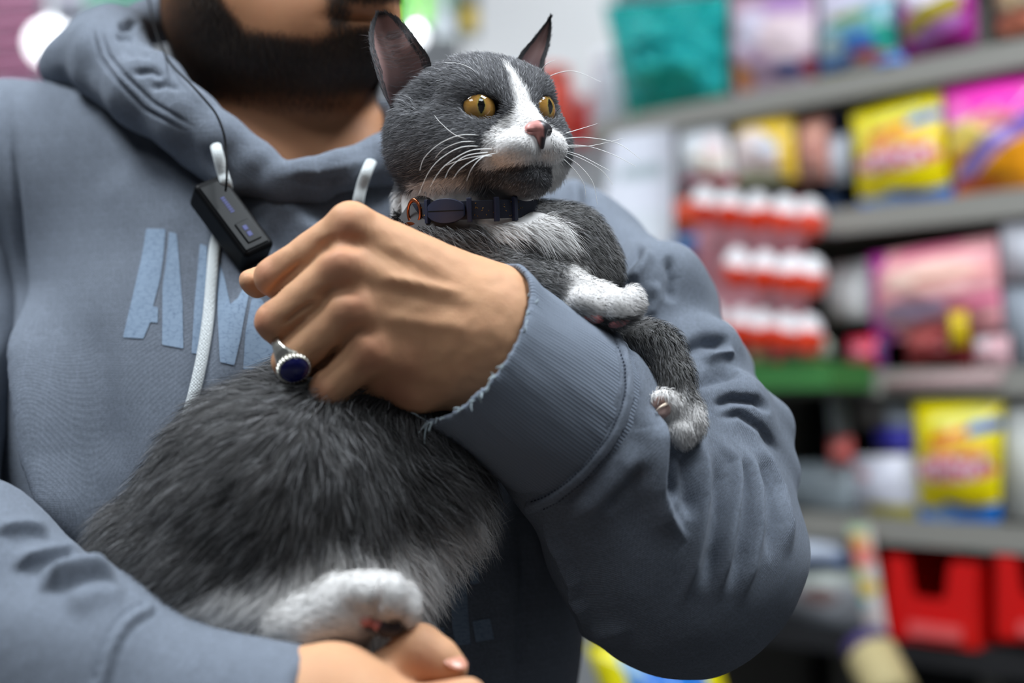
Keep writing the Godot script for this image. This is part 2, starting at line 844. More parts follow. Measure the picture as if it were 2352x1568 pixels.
# legs and shoes, below the picture's edge
func trousers(t: Node3D, at: Vector3) -> void:
	var c := P(640, 2200, 0.965)
	var f := Field.new(Vector3(c.x - 0.3, 0.0, c.z - 0.25), Vector3(c.x + 0.3, c.y + 0.1, c.z + 0.3), 0.012)
	for s in [-1, 1]:
		f.chain([c + Vector3(s * 0.075, 0.0, 0), Vector3(c.x + s * 0.10, 0.46, c.z + 0.01), Vector3(c.x + s * 0.12, 0.09, c.z - 0.02)], [0.10, 0.07, 0.058], 0.04)
	var m := f.net()
	relax(m, 1)
	normals(m)
	put("trousers", to_mesh(shift(m, at)), M.trousers, t)
	for s in [-1, 1]:
		var g := Field.new(Vector3(c.x + s * 0.13 - 0.1, -0.01, c.z - 0.14), Vector3(c.x + s * 0.13 + 0.1, 0.16, c.z + 0.24), 0.008)
		g.cone(Vector3(c.x + s * 0.12, 0.06, c.z - 0.03), Vector3(c.x + s * 0.14, 0.045, c.z + 0.15), 0.052, 0.042, 0.02)
		g.cut(Vector3(0, 0.004, 0), Vector3(0, -1, 0))
		var sm := g.net()
		normals(sm)
		put("shoe", to_mesh(shift(sm, at)), M.black_plastic, t)


func hoodie_body(t: Node3D, at: Vector3) -> MeshInstance3D:
	var f := field_px(-330, 60, 1560, 2360, 0.80, 1.13, 0.0045)
	f.ell(P(690, 850, 0.985), Vector3(0.205, 0.19, 0.118), 0.05, 0, Basis(Vector3.RIGHT, -0.2))
	f.ell(P(660, 1380, 0.957), Vector3(0.20, 0.24, 0.128), 0.08)
	f.cone(P(700, 470, 1.01), P(30, 405, 1.0), 0.072, 0.067, 0.06)
	f.cone(P(700, 520, 1.01), P(1270, 660, 0.99), 0.07, 0.064, 0.06)
	f.cone(P(640, 1700, 0.965), P(640, 2200, 0.965), 0.15, 0.15, 0.06, 0, Vector3(0, 0, 1), 1.25)
	f.cone(P(668, 285, 0.953), P(650, 0, 0.96), 0.063, 0.09, 0.010, 1)
	torso = f.net()
	relax(torso, 2)
	normals(torso)
	ripple(torso, 9.0, 0.003, 3, Vector3(1, 0.5, 1))
	normals(torso)
	project(torso)
	refine(torso, [Rect2(-20, 130, 300, 120), Rect2(-30, 180, 130, 800), Rect2(40, 860, 150, 420)])
	relax(torso, 1, 0.4)
	normals(torso)
	project(torso)
	strokes(torso, [
		[V2([-20, 186, 0, 178, 50, 164, 100, 170, 170, 188, 240, 186]), 6.0, -0.003, 0],
		[V2([-20, 168, 50, 148, 110, 154, 180, 172]), 9.0, 0.0025, 0],
		[V2([55, 640, 70, 780, 84, 900, 102, 1053, 163, 1252, 190, 1330]), 60.0, 0.020, 1],
		[V2([20, 200, 24, 320, 38, 460, 46, 580, 60, 750, 64, 870, 50, 1000]), 9.0, -0.006, 0],
		[V2([250, 240, 300, 300, 345, 345]), 28.0, -0.007, 0],
		[V2([300, 270, 420, 350, 520, 430, 570, 520]), 34.0, -0.009, 0],
		[V2([560, 470, 610, 470, 670, 500, 740, 560, 790, 640]), 34.0, 0.011, 0],
		[V2([600, 520, 640, 560, 690, 640]), 20.0, -0.005, 0],
		[V2([250, 380, 330, 480, 420, 560]), 60.0, 0.003, 0],
		[V2([560, 600, 540, 760, 500, 900, 430, 1060]), 50.0, 0.004, 0],
		[V2([210, 700, 230, 900, 260, 1100]), 40.0, -0.003, 0],
		[V2([1205, 1180, 1212, 1330, 1195, 1450, 1180, 1600]), 16.0, -0.006, 0],
		[V2([1150, 1250, 1165, 1400, 1150, 1600]), 40.0, 0.004, 0],
	])
	var o := put("hoodie", to_mesh(shift(torso.duplicate(true), at)), M.cloth, t)
	return o


func right_sleeve(hoodie: Node3D, at: Vector3) -> void:
	var f2 := field_px(1030, 400, 1900, 1600, 0.72, 1.06, 0.0021)
	f2.cone(P(1270, 640, 0.98), P(1420, 800, 0.93), 0.069, 0.066, 0.02)
	f2.cone(P(1420, 800, 0.93), P(1520, 1010, 0.885), 0.060, 0.062, 0.03)
	f2.cone(P(1520, 1010, 0.885), P(1562, 1262, 0.845), 0.064, 0.068, 0.03)
	f2.cone(P(1316, 965, 0.7975), P(1562, 1262, 0.845), 0.0522, 0.067, 0.03)
	# rolls of cloth bunched above the elbow
	f2.chain([P(1440, 650, 0.87), P(1530, 640, 0.90), P(1565, 690, 0.95)], [0.014, 0.017, 0.02], 0.02)
	f2.chain([P(1560, 800, 0.855), P(1630, 800, 0.87), P(1670, 850, 0.92)], [0.012, 0.014, 0.018], 0.012)
	f2.chain([P(1600, 930, 0.825), P(1690, 925, 0.84), P(1755, 985, 0.87)], [0.011, 0.015, 0.02], 0.012)
	f2.chain([P(1640, 985, 0.82), P(1720, 980, 0.835), P(1790, 1080, 0.86)], [0.008, 0.011, 0.012], 0.012)
	var m := f2.net()
	relax(m, 1)
	normals(m)
	ripple(m, 14.0, 0.0022, 5)
	normals(m)
	project(m)
	refine(m, [Rect2(1410, 540, 440, 480), Rect2(1480, 940, 360, 480), Rect2(1200, 750, 290, 720)])
	relax(m, 1, 0.4)
	normals(m)
	strokes(m, [
		[V2([1598, 975, 1617, 1060, 1617, 1140, 1608, 1220, 1594, 1300, 1560, 1410]), 13.0, 0.0060, 0],
		[V2([1640, 985, 1690, 1060, 1693, 1120, 1683, 1200, 1668, 1290, 1640, 1400]), 12.0, 0.0058, 0],
		[V2([1680, 995, 1728, 1070, 1741, 1130, 1742, 1210, 1725, 1300, 1690, 1410]), 12.0, 0.0054, 0],
		[V2([1715, 985, 1768, 1070, 1793, 1130, 1808, 1200, 1812, 1290]), 12.0, 0.0050, 0],
		[V2([1640, 1030, 1655, 1100, 1652, 1180, 1640, 1260, 1615, 1370]), 17.0, -0.0060, 0],
		[V2([1690, 1030, 1716, 1100, 1716, 1180, 1704, 1270, 1670, 1370]), 15.0, -0.0050, 0],
		[V2([1735, 1040, 1768, 1120, 1776, 1200, 1768, 1300]), 15.0, -0.0044, 0],
		[V2([1580, 1010, 1582, 1100, 1580, 1200]), 18.0, -0.006, 0],
		[V2([1545, 1010, 1540, 1090, 1548, 1160]), 16.0, -0.008, 0],
		[V2([1580, 1250, 1540, 1185, 1512, 1112, 1510, 1060, 1508, 980, 1490, 920]), 40.0, 0.011, 1],
		[V2([1470, 1010, 1430, 1080, 1370, 1150, 1300, 1200]), 26.0, 0.005, 0],
		[V2([1480, 1060, 1440, 1120, 1380, 1180]), 16.0, -0.003, 0],
		[V2([1477, 560, 1450, 600, 1422, 632]), 12.0, -0.006, 0],
		[V2([1500, 570, 1470, 610, 1440, 650]), 16.0, 0.004, 0],
		[V2([1319, 400, 1322, 470, 1316, 530]), 16.0, 0.004, 0],
		[V2([1350, 420, 1350, 480, 1345, 560]), 16.0, -0.004, 0],
		[V2([1534, 580, 1546, 640, 1540, 700]), 12.0, -0.006, 0],
		[V2([1500, 640, 1505, 690, 1490, 740]), 14.0, 0.004, 0],
		[V2([1568, 808, 1620, 782, 1684, 790]), 15.0, -0.008, 0],
		[V2([1610, 830, 1645, 820, 1690, 806]), 12.0, 0.006, 0],
		[V2([1575, 884, 1640, 864, 1702, 846]), 13.0, -0.007, 0],
		[V2([1630, 934, 1680, 914, 1740, 920, 1775, 950]), 10.0, -0.006, 0],
		[V2([1640, 960, 1700, 950, 1750, 985, 1790, 1050]), 9.0, -0.004, 0],
		[V2([1245, 1185, 1252, 1216, 1290, 1270, 1302, 1300, 1320, 1335, 1322, 1372, 1338, 1400, 1344, 1430, 1362, 1462]), 14.0, 0.006, 1],
		[V2([1300, 1440, 1380, 1460, 1460, 1440]), 18.0, 0.003, 0],
	])
	relax(m, 1, 0.5)
	normals(m)
	project(m)
	strokes(m, [
		[V2([1399, 762, 1426, 815, 1437, 870, 1437, 919, 1420, 976, 1389, 1027, 1336, 1090, 1276, 1138, 1222, 1162]), 15.0, 0.0028, 2],
		[V2([1399, 772, 1424, 821, 1432, 870, 1428, 919, 1408, 976, 1379, 1021, 1326, 1082, 1264, 1131, 1217, 1152]), 4.5, -0.0026, 0],
		[V2([1448, 800, 1462, 850, 1466, 907, 1452, 970, 1412, 1040, 1354, 1102, 1296, 1152]), 9.0, -0.0022, 0],
	], false)
	sleeve_r = m
	var so := put_along("sleeve", m, at, P(1562, 1262, 0.845) - P(1313, 962, 0.797), hoodie)
	so.set_meta("label", "bunched hoodie sleeve on the arm holding the cat's chest")
	# the ribbed cuff, worn along its edge
	var a0 := P(1313, 962, 0.797)
	var a1 := P(1090, 800, 0.768)
	var axis := (a1 - a0).normalized()
	var near := (cam_pos - a0).normalized()
	near = (near - axis * near.dot(axis)).normalized()
	var top := near.cross(axis).normalized()
	if top.y < 0.0:
		top = -top
	var nu := 180
	var prof := [[-0.10, -0.002], [0.0, -0.0012], [0.06, -0.0005], [0.2, 0.0], [0.35, 0.0], [0.5, 0.0], [0.65, 0.0], [0.8, 0.0], [0.93, 0.0004], [0.98, 0.0007], [1.0, -0.0004], [1.0, -0.0020], [0.97, -0.0032], [0.85, -0.003], [0.6, -0.003], [0.3, -0.003]]
	var v := PackedVector3Array()
	var uv := PackedVector2Array()
	var ix := PackedInt32Array()
	var noise := FastNoiseLite.new()
	noise.seed = 11
	noise.frequency = 1.0
	for i in prof.size():
		var s: float = prof[i][0]
		for j in nu + 1:
			var w := TAU * j / nu
			var dir := top * cos(w) + near * sin(w)
			var ext := 0.012 * exp(-pow(angle_difference(w, -0.35) / 0.6, 2.0)) * smoothstep(0.3, 1.0, s)
			ext += 0.0012 * noise.get_noise_2d(w * 9.0, 4.0) * smoothstep(0.85, 1.0, s) + 0.0008 * noise.get_noise_2d(w * 40.0, 9.0) * smoothstep(0.95, 1.0, s)
			var r: float = lerpf(0.0522, 0.0447, s) + 0.0018 * sin(PI * clampf(s, 0, 1)) + prof[i][1]
			r += 0.0012 * noise.get_noise_2d(w * 1.6, s * 1.5) + 0.0028 * exp(-pow(angle_difference(w, PI * 0.98) / 0.3, 2.0)) * smoothstep(0.5, 1.0, s)
			r += 0.0060 * exp(-pow(angle_difference(w, 0.1) / 0.42, 2.0)) * smoothstep(0.72, 1.0, s)
			v.append(a0.lerp(a1, s) + axis * ext + dir * r)
			uv.append(Vector2(w / TAU * 26.0, s * 5.2))
	var row := nu + 1
	for i in prof.size() - 1:
		for j in nu:
			var p0 := i * row + j
			ix.append_array([p0, p0 + row, p0 + 1, p0 + 1, p0 + row, p0 + row + 1])
	var cm := {"v": v, "i": ix, "uv": uv}
	normals(cm)
	var mid: int = 5 * row + 45
	if cm.n[mid].dot(near) < 0.0:
		for k in range(0, ix.size(), 3):
			var q := ix[k]
			ix[k] = ix[k + 1]
			ix[k + 1] = q
		cm.i = ix
		normals(cm)
	put("cuff", to_mesh(shift(cm, at)), M.rib, hoodie).set_meta("label", "ribbed cuff with a frayed pale edge")
	# frayed threads along the rim
	var th := []
	for k in 46:
		var w := rng.randf_range(0.4, 3.4) if k < 30 else rng.randf_range(2.75, 3.35)
		var dir := top * cos(w) + near * sin(w)
		var q := a1 + dir * (0.0447 + 0.002 * float(k >= 30)) + axis * rng.randf_range(-0.001, 0.001)
		var pts := PackedVector3Array([q])
		var go := (axis * rng.randf_range(-0.2, 1.0) + dir * rng.randf_range(-0.3, 0.6) + Vector3(0, rng.randf_range(-1.2, 0.2), 0)).normalized()
		var l := rng.randf_range(0.0008, 0.0022) * (2.4 if k >= 30 else 1.0)
		for s in 4:
			go = (go + Vector3(rng.randf_range(-0.6, 0.6), rng.randf_range(-0.7, 0.4), rng.randf_range(-0.5, 0.5))).normalized()
			pts.append(pts[pts.size() - 1] + go * l * 0.6)
		th.append(tube(pts, PackedFloat32Array([0.0005, 0.00055, 0.0005, 0.0004, 0.00025]), 5))
	kind(put("frayed_threads", to_mesh(shift(join(th), at)), M.thread, hoodie), "stuff")
	# two rows of stitching on the seam
	var un := under(sleeve_r)
	var st := []
	for line in [V2([1401, 772, 1426, 821, 1434, 870, 1430, 919, 1409, 976, 1381, 1021, 1328, 1082, 1266, 1131, 1219, 1152]), V2([1440, 808, 1449, 860, 1450, 907, 1438, 968, 1401, 1033, 1348, 1094, 1291, 1143, 1246, 1170])]:
		st.append_array(stitches(un, line, 8.5, 0.00042, 0.62))
	put("stitching", to_mesh(shift(join(st), at)), M.dark_thread, hoodie)


func stitches(un: Under, line: Array, step: float, r: float, fill := 0.6) -> Array:
	var c := curve2(line, 10)
	var out := []
	var total := 0.0
	var next := 0.0
	for k in c.size() - 1:
		var a: Vector2 = c[k]
		var b: Vector2 = c[k + 1]
		var l := a.distance_to(b)
		while next <= total + l:
			var q := a.lerp(b, (next - total) / l)
			var dir := (b - a).normalized()
			var h0 := un.at(q - dir * step * fill * 0.5)
			var h1 := un.at(q)
			var h2 := un.at(q + dir * step * fill * 0.5)
			if h0 and h1 and h2:
				out.append(tube(PackedVector3Array([h0[0] - h0[1] * r * 0.6, h1[0] + h1[1] * r * 0.7, h2[0] - h2[1] * r * 0.6]), PackedFloat32Array([r * 0.8, r, r * 0.8]), 6))
			next += step
		total += l
	return out


# hangs a mesh under a node whose own y axis runs along `dir`, so that the knit runs with the limb
func put_along(called: String, m: Dictionary, at: Vector3, dir: Vector3, parent: Node3D) -> MeshInstance3D:
	var y := dir.normalized()
	var z := (Vector3(0, 0, 1) - y * y.z).normalized()
	var b := Basis(y.cross(z), y, z)
	var k: Dictionary = m.duplicate(true)
	var v: PackedVector3Array = k.v
	var n: PackedVector3Array = k.n
	for i in v.size():
		v[i] = (v[i] - at) * b
		n[i] = n[i] * b
	k.v = v
	k.n = n
	var o := put(called, to_mesh(k), M.cloth, parent)
	o.basis = b
	return o


func left_sleeve(hoodie: Node3D, at: Vector3) -> void:
	var f3 := field_px(-460, 180, 820, 1960, 0.60, 1.06, 0.0045)
	f3.cone(P(-175, 430, 0.985), P(-175, 860, 0.93), 0.062, 0.063, 0.02)
	f3.cone(P(-175, 860, 0.93), P(-330, 1330, 0.80), 0.063, 0.064, 0.02)
	f3.cone(P(-330, 1330, 0.80), P(-150, 1370, 0.74), 0.064, 0.06, 0.03)
	f3.cone(P(-150, 1370, 0.74), P(200, 1590, 0.708), 0.06, 0.054, 0.03)
	f3.cone(P(200, 1590, 0.708), P(370, 1660, 0.70), 0.056, 0.052, 0.02)
	f3.cone(P(370, 1660, 0.70), P(680, 1690, 0.683), 0.0475, 0.0435, 0.01)
	f3.cut(P(718, 1560, 0.683), Vector3(0.98, -0.05, 0.15).normalized())
	var m := f3.net()
	relax(m, 2)
	normals(m)
	ripple(m, 13.0, 0.0025, 8)
	normals(m)
	project(m)
	refine(m, [Rect2(-20, 1120, 400, 460)])
	relax(m, 1, 0.4)
	normals(m)
	strokes(m, [
		[V2([-20, 1222, 60, 1216, 112, 1232]), 26.0, 0.006, 1],
		[V2([20, 1306, 100, 1292, 150, 1288, 192, 1300]), 30.0, 0.009, 1],
		[V2([90, 1356, 150, 1340, 210, 1330, 268, 1342]), 34.0, 0.013, 1],
		[V2([150, 1400, 220, 1362, 300, 1366]), 26.0, 0.004, 0],
	])
	relax(m, 1, 0.5)
	normals(m)
	project(m)
	strokes(m, [
		[V2([342, 1398, 300, 1420, 272, 1455, 250, 1500, 232, 1560, 226, 1600]), 13.0, 0.0022, 2],
		[V2([350, 1408, 312, 1432, 284, 1465, 262, 1510, 246, 1568]), 6.0, -0.0018, 0],
		[V2([330, 1388, 286, 1412, 258, 1448, 236, 1496, 218, 1560]), 6.0, -0.0018, 0],
	], false)
	sleeve_l = m
	put_along("sleeve", m, at, P(720, 1700, 0.68) - P(-150, 1370, 0.74), hoodie).set_meta("label", "hoodie sleeve on the forearm under the cat")


func hood_roll(hoodie: Node3D, at: Vector3) -> void:
	var f4 := field_px(60, -30, 1060, 520, 0.80, 1.18, 0.0033)
	f4.chain([P(640, 0, 1.14), P(450, 20, 1.11), P(340, 52, 1.05), P(265, 75, 1.0), P(262, 150, 0.955), P(340, 212, 0.92), P(430, 275, 0.902), P(510, 322, 0.892), P(600, 370, 0.884), P(645, 396, 0.881)], [0.03, 0.024, 0.016, 0.018, 0.025, 0.025, 0.02, 0.0155, 0.010, 0.006], 0.008)
	f4.chain([P(455, 345, 0.905), P(540, 392, 0.893), P(640, 424, 0.884), P(740, 432, 0.892)], [0.014, 0.014, 0.011, 0.010], 0.006)
	f4.cone(P(235, 135, 0.975), P(128, 157, 1.0), 0.026, 0.010, 0.02)
	f4.cone(P(200, 75, 1.0), P(160, 140, 0.99), 0.012, 0.014, 0.02)
	f4.cone(P(250, 190, 0.95), P(420, 310, 0.905), 0.010, 0.010, 0.012)
	f4.chain([P(628, 402, 0.876), P(700, 398, 0.880), P(790, 388, 0.890), P(880, 366, 0.908), P(1000, 320, 0.96), P(1020, 260, 1.02)], [0.004, 0.0085, 0.0125, 0.0165, 0.024, 0.03], 0.006)
	var m := f4.net()
	relax(m, 1)
	normals(m)
	ripple(m, 22.0, 0.002, 15)
	normals(m)
	project(m)
	refine(m, [Rect2(150, 0, 420, 340)])
	relax(m, 1, 0.4)
	normals(m)
	refine(m, [Rect2(190, 10, 300, 310)])
	strokes(m, [
		[V2([268, 62, 300, 56, 318, 66]), 9.0, -0.006, 0],
		[V2([262, 86, 290, 84, 312, 92]), 8.0, -0.004, 0],
		[V2([280, 128, 320, 120, 350, 130]), 9.0, -0.003, 0],
		[V2([300, 170, 350, 162, 380, 180]), 9.0, -0.003, 0],
		[V2([340, 205, 380, 192, 420, 205]), 9.0, -0.003, 0],
		[V2([222, 30, 212, 70, 228, 130, 262, 180, 330, 250, 440, 310]), 4.5, -0.0028, 0],
		[V2([240, 34, 232, 72, 248, 124, 284, 170, 352, 236, 460, 300]), 4.5, -0.0024, 0],
		[V2([640, 400, 720, 398, 800, 382, 880, 358]), 8.0, 0.002, 0],
		[V2([660, 412, 740, 418, 800, 410]), 8.0, -0.003, 0],
	])
	put("hood", to_mesh(shift(m, at)), M.cloth, hoodie)


# a field that spans a pixel rectangle between two depths
func field_px(x0: float, y0: float, x1: float, y1: float, d0: float, d1: float, h: float) -> Field:
	var box := AABB(P(x0, y0, d0), Vector3.ZERO)
	for q in [[x0, y0, d1], [x1, y0, d0], [x1, y0, d1], [x0, y1, d0], [x0, y1, d1], [x1, y1, d0], [x1, y1, d1]]:
		box = box.expand(P(q[0], q[1], q[2]))
	return Field.new(box.position, box.end, h)


func head_shape() -> Dictionary:
	var f := field_px(250, -720, 1060, 600, 0.86, 1.18, 0.003)
	f.ell(P(650, -190, 1.035), Vector3(0.08, 0.125, 0.1), 0.02)
	f.ell(P(645, 10, 1.0), Vector3(0.080, 0.065, 0.085), 0.03)
	f.ell(P(655, 70, 0.985), Vector3(0.070, 0.050, 0.070), 0.03)
	f.ell(P(752, 110, 0.935), Vector3(0.036, 0.030, 0.030), 0.04)
	f.ell(P(790, 20, 0.925), Vector3(0.034, 0.03, 0.026), 0.03)
	f.cone(P(815, -150, 0.945), P(850, -45, 0.90), 0.012, 0.015, 0.02)
	f.ell(P(830, 22, 0.905), Vector3(0.022, 0.0075, 0.012), 0.006)
	f.ell(P(830, 48, 0.907), Vector3(0.020, 0.0075, 0.012), 0.006)
	f.ell(P(835, 35, 0.892), Vector3(0.024, 0.0022, 0.012), 0.004, 1)
	f.ell(P(640, 170, 0.985), Vector3(0.055, 0.028, 0.06), 0.02)
	f.cone(P(640, 480, 1.0), P(615, 40, 1.06), 0.064, 0.066, 0.02)
	f.cone(P(480, 490, 1.0), P(830, 490, 1.0), 0.06, 0.06, 0.05)
	for s in [-1, 1]:
		f.ell(P(650 + s * 285, -130, 1.07), Vector3(0.008, 0.03, 0.018), 0.006)
		f.ell(P(740 + s * 105, -205, 0.915), Vector3(0.018, 0.012, 0.012), 0.012, 1)
	var m := f.net()
	relax(m, 1)
	return m


func hand_shape() -> Dictionary:
	var f := field_px(520, 430, 1330, 1010, 0.70, 0.86, 0.0016)
	var wrist := [P(1130, 700, 0.770), P(1125, 745, 0.767), P(1120, 800, 0.767), P(1100, 850, 0.770)]
	var mcp := [P(808, 520, 0.752), P(793, 612, 0.745), P(812, 708, 0.745), P(855, 802, 0.748)]
	var pip := [P(627, 635, 0.762), P(630, 738, 0.754), P(668, 828, 0.752), P(752, 895, 0.752)]
	var dip := [P(690, 700, 0.79), P(680, 800, 0.782), P(720, 880, 0.778), P(820, 905, 0.775)]
	var r0 := [0.0120, 0.0122, 0.0118, 0.0115]
	var r1 := [0.0098, 0.0102, 0.0098, 0.0098]
	for i in 4:
		f.cone(wrist[i], mcp[i], 0.021, r0[i], 0.008)
	f.cone(P(1100, 760, 0.785), P(860, 660, 0.772), 0.03, 0.022, 0.012)
	for i in 4:
		f.cone(mcp[i], pip[i], r0[i], r1[i], 0.0035)
		f.cone(pip[i], dip[i], r1[i], 0.0085, 0.0025)
		f.ell(mcp[i] + Vector3(0, 0, 0.004), Vector3(0.0108, 0.0108, 0.0095), 0.006)
	f.chain([P(790, 800, 0.768), P(720, 850, 0.772)], [0.012, 0.010], 0.006)
	f.chain([P(1120, 770, 0.772), P(1330, 960, 0.795)], [0.031, 0.035], 0.02)
	f.chain([P(1060, 860, 0.77), P(960, 880, 0.768), P(885, 868, 0.765)], [0.018, 0.0145, 0.011], 0.010)
	f.chain([P(610, 640, 0.79), P(590, 648, 0.776), P(574, 645, 0.772)], [0.0085, 0.0082, 0.0062], 0.002)
	var m := f.net()
	relax(m, 1)
	normals(m)
	project(m)
	strokes(m, [
		[V2([718, 584, 770, 556, 850, 560]), 16.0, -0.0022, 0],
		[V2([718, 695, 760, 668, 840, 668]), 15.0, -0.0020, 0],
		[V2([775, 794, 810, 760, 880, 768]), 15.0, -0.0020, 0],
		[V2([860, 632, 960, 650, 1081, 680]), 12.0, 0.0014, 0],
		[V2([850, 545, 950, 590, 1080, 650]), 18.0, 0.0010, 0],
		[V2([870, 720, 970, 740, 1100, 760]), 16.0, 0.0010, 0],
		[V2([880, 660, 980, 690, 1090, 715]), 14.0, -0.0008, 0],
		[V2([824, 905, 828, 925, 836, 945]), 9.0, -0.004, 0],
		[V2([607, 690, 650, 640, 700, 596]), 6.0, -0.002, 0],
		[V2([645, 748, 690, 712, 730, 690]), 6.0, -0.002, 0],
		[V2([735, 850, 760, 815, 785, 790]), 6.0, -0.002, 0],
		[V2([600, 700, 612, 712]), 5.0, -0.0005, 0],
	])
	ripple(m, 60.0, 0.0005, 21)
	return m


func low_hand_shape() -> Dictionary:
	var f := field_px(600, 1380, 1180, 1900, 0.60, 0.78, 0.0022)
	f.cone(P(640, 1690, 0.685), P(800, 1696, 0.682), 0.0365, 0.036, 0.01)
	f.cone(P(800, 1700, 0.682), P(960, 1740, 0.675), 0.034, 0.028, 0.01)
	f.chain([P(880, 1580, 0.705), P(962, 1498, 0.702), P(1008, 1517, 0.700), P(1040, 1534, 0.698)], [0.015, 0.0140, 0.0112, 0.0078], 0.0025)
	f.cone(P(900, 1640, 0.68), P(1075, 1600, 0.68), 0.012, 0.0095, 0.006)
	f.chain([P(760, 1570, 0.684), P(690, 1600, 0.684)], [0.018, 0.02], 0.02)
	var m := f.net()
	relax(m, 1)
	return m


func skin_colours() -> void:
	var c := PackedColorArray()
	var base := Color(0.56, 0.29, 0.16)
	var red := Color(0.42, 0.17, 0.10)
	var tan := Color(0.60, 0.335, 0.185)
	var nz := FastNoiseLite.new()
	nz.seed = 4
	nz.frequency = 55.0
	var knuckles := [P(785, 605, 0.735), P(815, 706, 0.735), P(855, 806, 0.738), P(600, 625, 0.75), P(598, 740, 0.745), P(900, 905, 0.755), P(735, 905, 0.745), P(985, 1530, 0.68), P(800, 530, 0.74), P(925, 830, 0.75)]
	var reach := [0.011, 0.010, 0.012, 0.008, 0.008, 0.016, 0.008, 0.012, 0.008, 0.014]
	var head_c := P(645, 0, 1.0)
	for i in skin.v.size():
		var q: Vector3 = skin.v[i]
		var k := base.lerp(tan, 0.5 + 0.5 * nz.get_noise_3dv(q))
		var w := 0.0
		for j in knuckles.size():
			var e: float = q.distance_to(knuckles[j]) / reach[j]
			if e < 2.2:
				w = maxf(w, exp(-e * e))
		k = k.lerp(red, w * 0.7)
		if q.z < -0.86 and q.y > 1.30:  # browner face and neck, with their shade painted into the vertex colour
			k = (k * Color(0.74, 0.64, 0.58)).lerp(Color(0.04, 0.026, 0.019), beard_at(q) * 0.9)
		c.append(k)
	skin.c = c


var head_b: Basis
var head_o: Vector3
var cat_at: Vector3

func H(x: float, y: float, z: float) -> Vector3:
	return head_o + head_b * Vector3(x, y, z)


var collar_at: Vector3
var collar_b: Basis

func cat() -> void:
	collar_at = P(1092, 484, 0.826)
	collar_b = Basis(Vector3(0, 0, 1), deg_to_rad(2)) * Basis(Vector3.RIGHT, deg_to_rad(7))
	cat_at = P(600, 1480, 0.76)
	head_o = P(1170, 252, 0.806)
	head_b = Basis(Vector3(0, 0, 1), deg_to_rad(7)) * Basis(Vector3.UP, deg_to_rad(33)) * Basis(Vector3.RIGHT, deg_to_rad(1))
	var t := thing("cat", "grey and white cat with amber eyes held against the hoodie", "cat", cat_at)
	var trunk := cat_trunk()
	var head := cat_head()
	var arms := cat_arms()
	var foot := cat_foot()
	for m in [trunk, head, arms, foot]:
		normals(m)
	colour(trunk, 0)
	colour(head, 1)
	colour(arms, 2)
	colour(foot, 3)
	var b := join([trunk, head, arms, foot])
	var c := PackedColorArray()
	for m in [trunk, head, arms, foot]:
		c.append_array(m.c)
	b.c = c
	put("body", to_mesh(shift(b, cat_at)), M.hide, t)
	var strands := []
	strands.append(fur(trunk, 60000, 0))
	strands.append(fur(head, 52000, 1))
	strands.append(fur(arms, 34000, 2))
	strands.append(fur(foot, 14000, 3))
	for k in 4:
		var o := put("fur", to_mesh(shift(strands[k], cat_at)), M.fur, t)
		kind(o, "stuff")
	cat_ears(t)
	cat_eyes(t)
	cat_nose(t)
	cat_whiskers(t)
	cat_pads(t)


func cat_trunk() -> Dictionary:
	var f := field_px(120, 380, 1320, 1600, 0.66, 0.91, 0.0036)
	f.cone(P(430, 1320, 0.765), P(640, 1155, 0.775), 0.047, 0.060, 0.03)
	f.cone(P(640, 1155, 0.775), P(850, 975, 0.826), 0.060, 0.051, 0.03)
	f.cone(P(850, 975, 0.826), P(1040, 690, 0.838), 0.051, 0.048, 0.03)
	f.cone(P(1040, 690, 0.835), P(1085, 470, 0.828), 0.046, 0.031, 0.03)
	f.ell(P(665, 1135, 0.768), Vector3(0.052, 0.050, 0.04), 0.02)      # haunch
	f.cone(P(670, 1150, 0.762), P(670, 1290, 0.748), 0.042, 0.034, 0.02)
	f.ell(P(985, 1110, 0.790), Vector3(0.032, 0.044, 0.036), 0.02)      # belly
	f.ell(P(880, 1320, 0.770), Vector3(0.026, 0.036, 0.03), 0.02)
	f.cone(P(460, 1370, 0.735), P(640, 1400, 0.728), 0.030, 0.024, 0.015)
	f.ell(P(330, 1280, 0.765), Vector3(0.022, 0.026, 0.03), 0.02)
	f.ell(P(1080, 600, 0.818), Vector3(0.036, 0.022, 0.028), 0.012)     # chest under the collar
	f.ell(P(1215, 562, 0.815), Vector3(0.032, 0.018, 0.026), 0.012)
	var m := f.net()
	relax(m, 2)
	normals(m)
	ripple(m, 26.0, 0.002, 31)
	normals(m)
	project(m)
	strokes(m, [
		[V2([805, 1000, 812, 1100, 800, 1200, 790, 1260]), 22.0, -0.006, 0],
		[V2([770, 1010, 776, 1100, 760, 1200]), 30.0, 0.004, 0],
	])
	return m


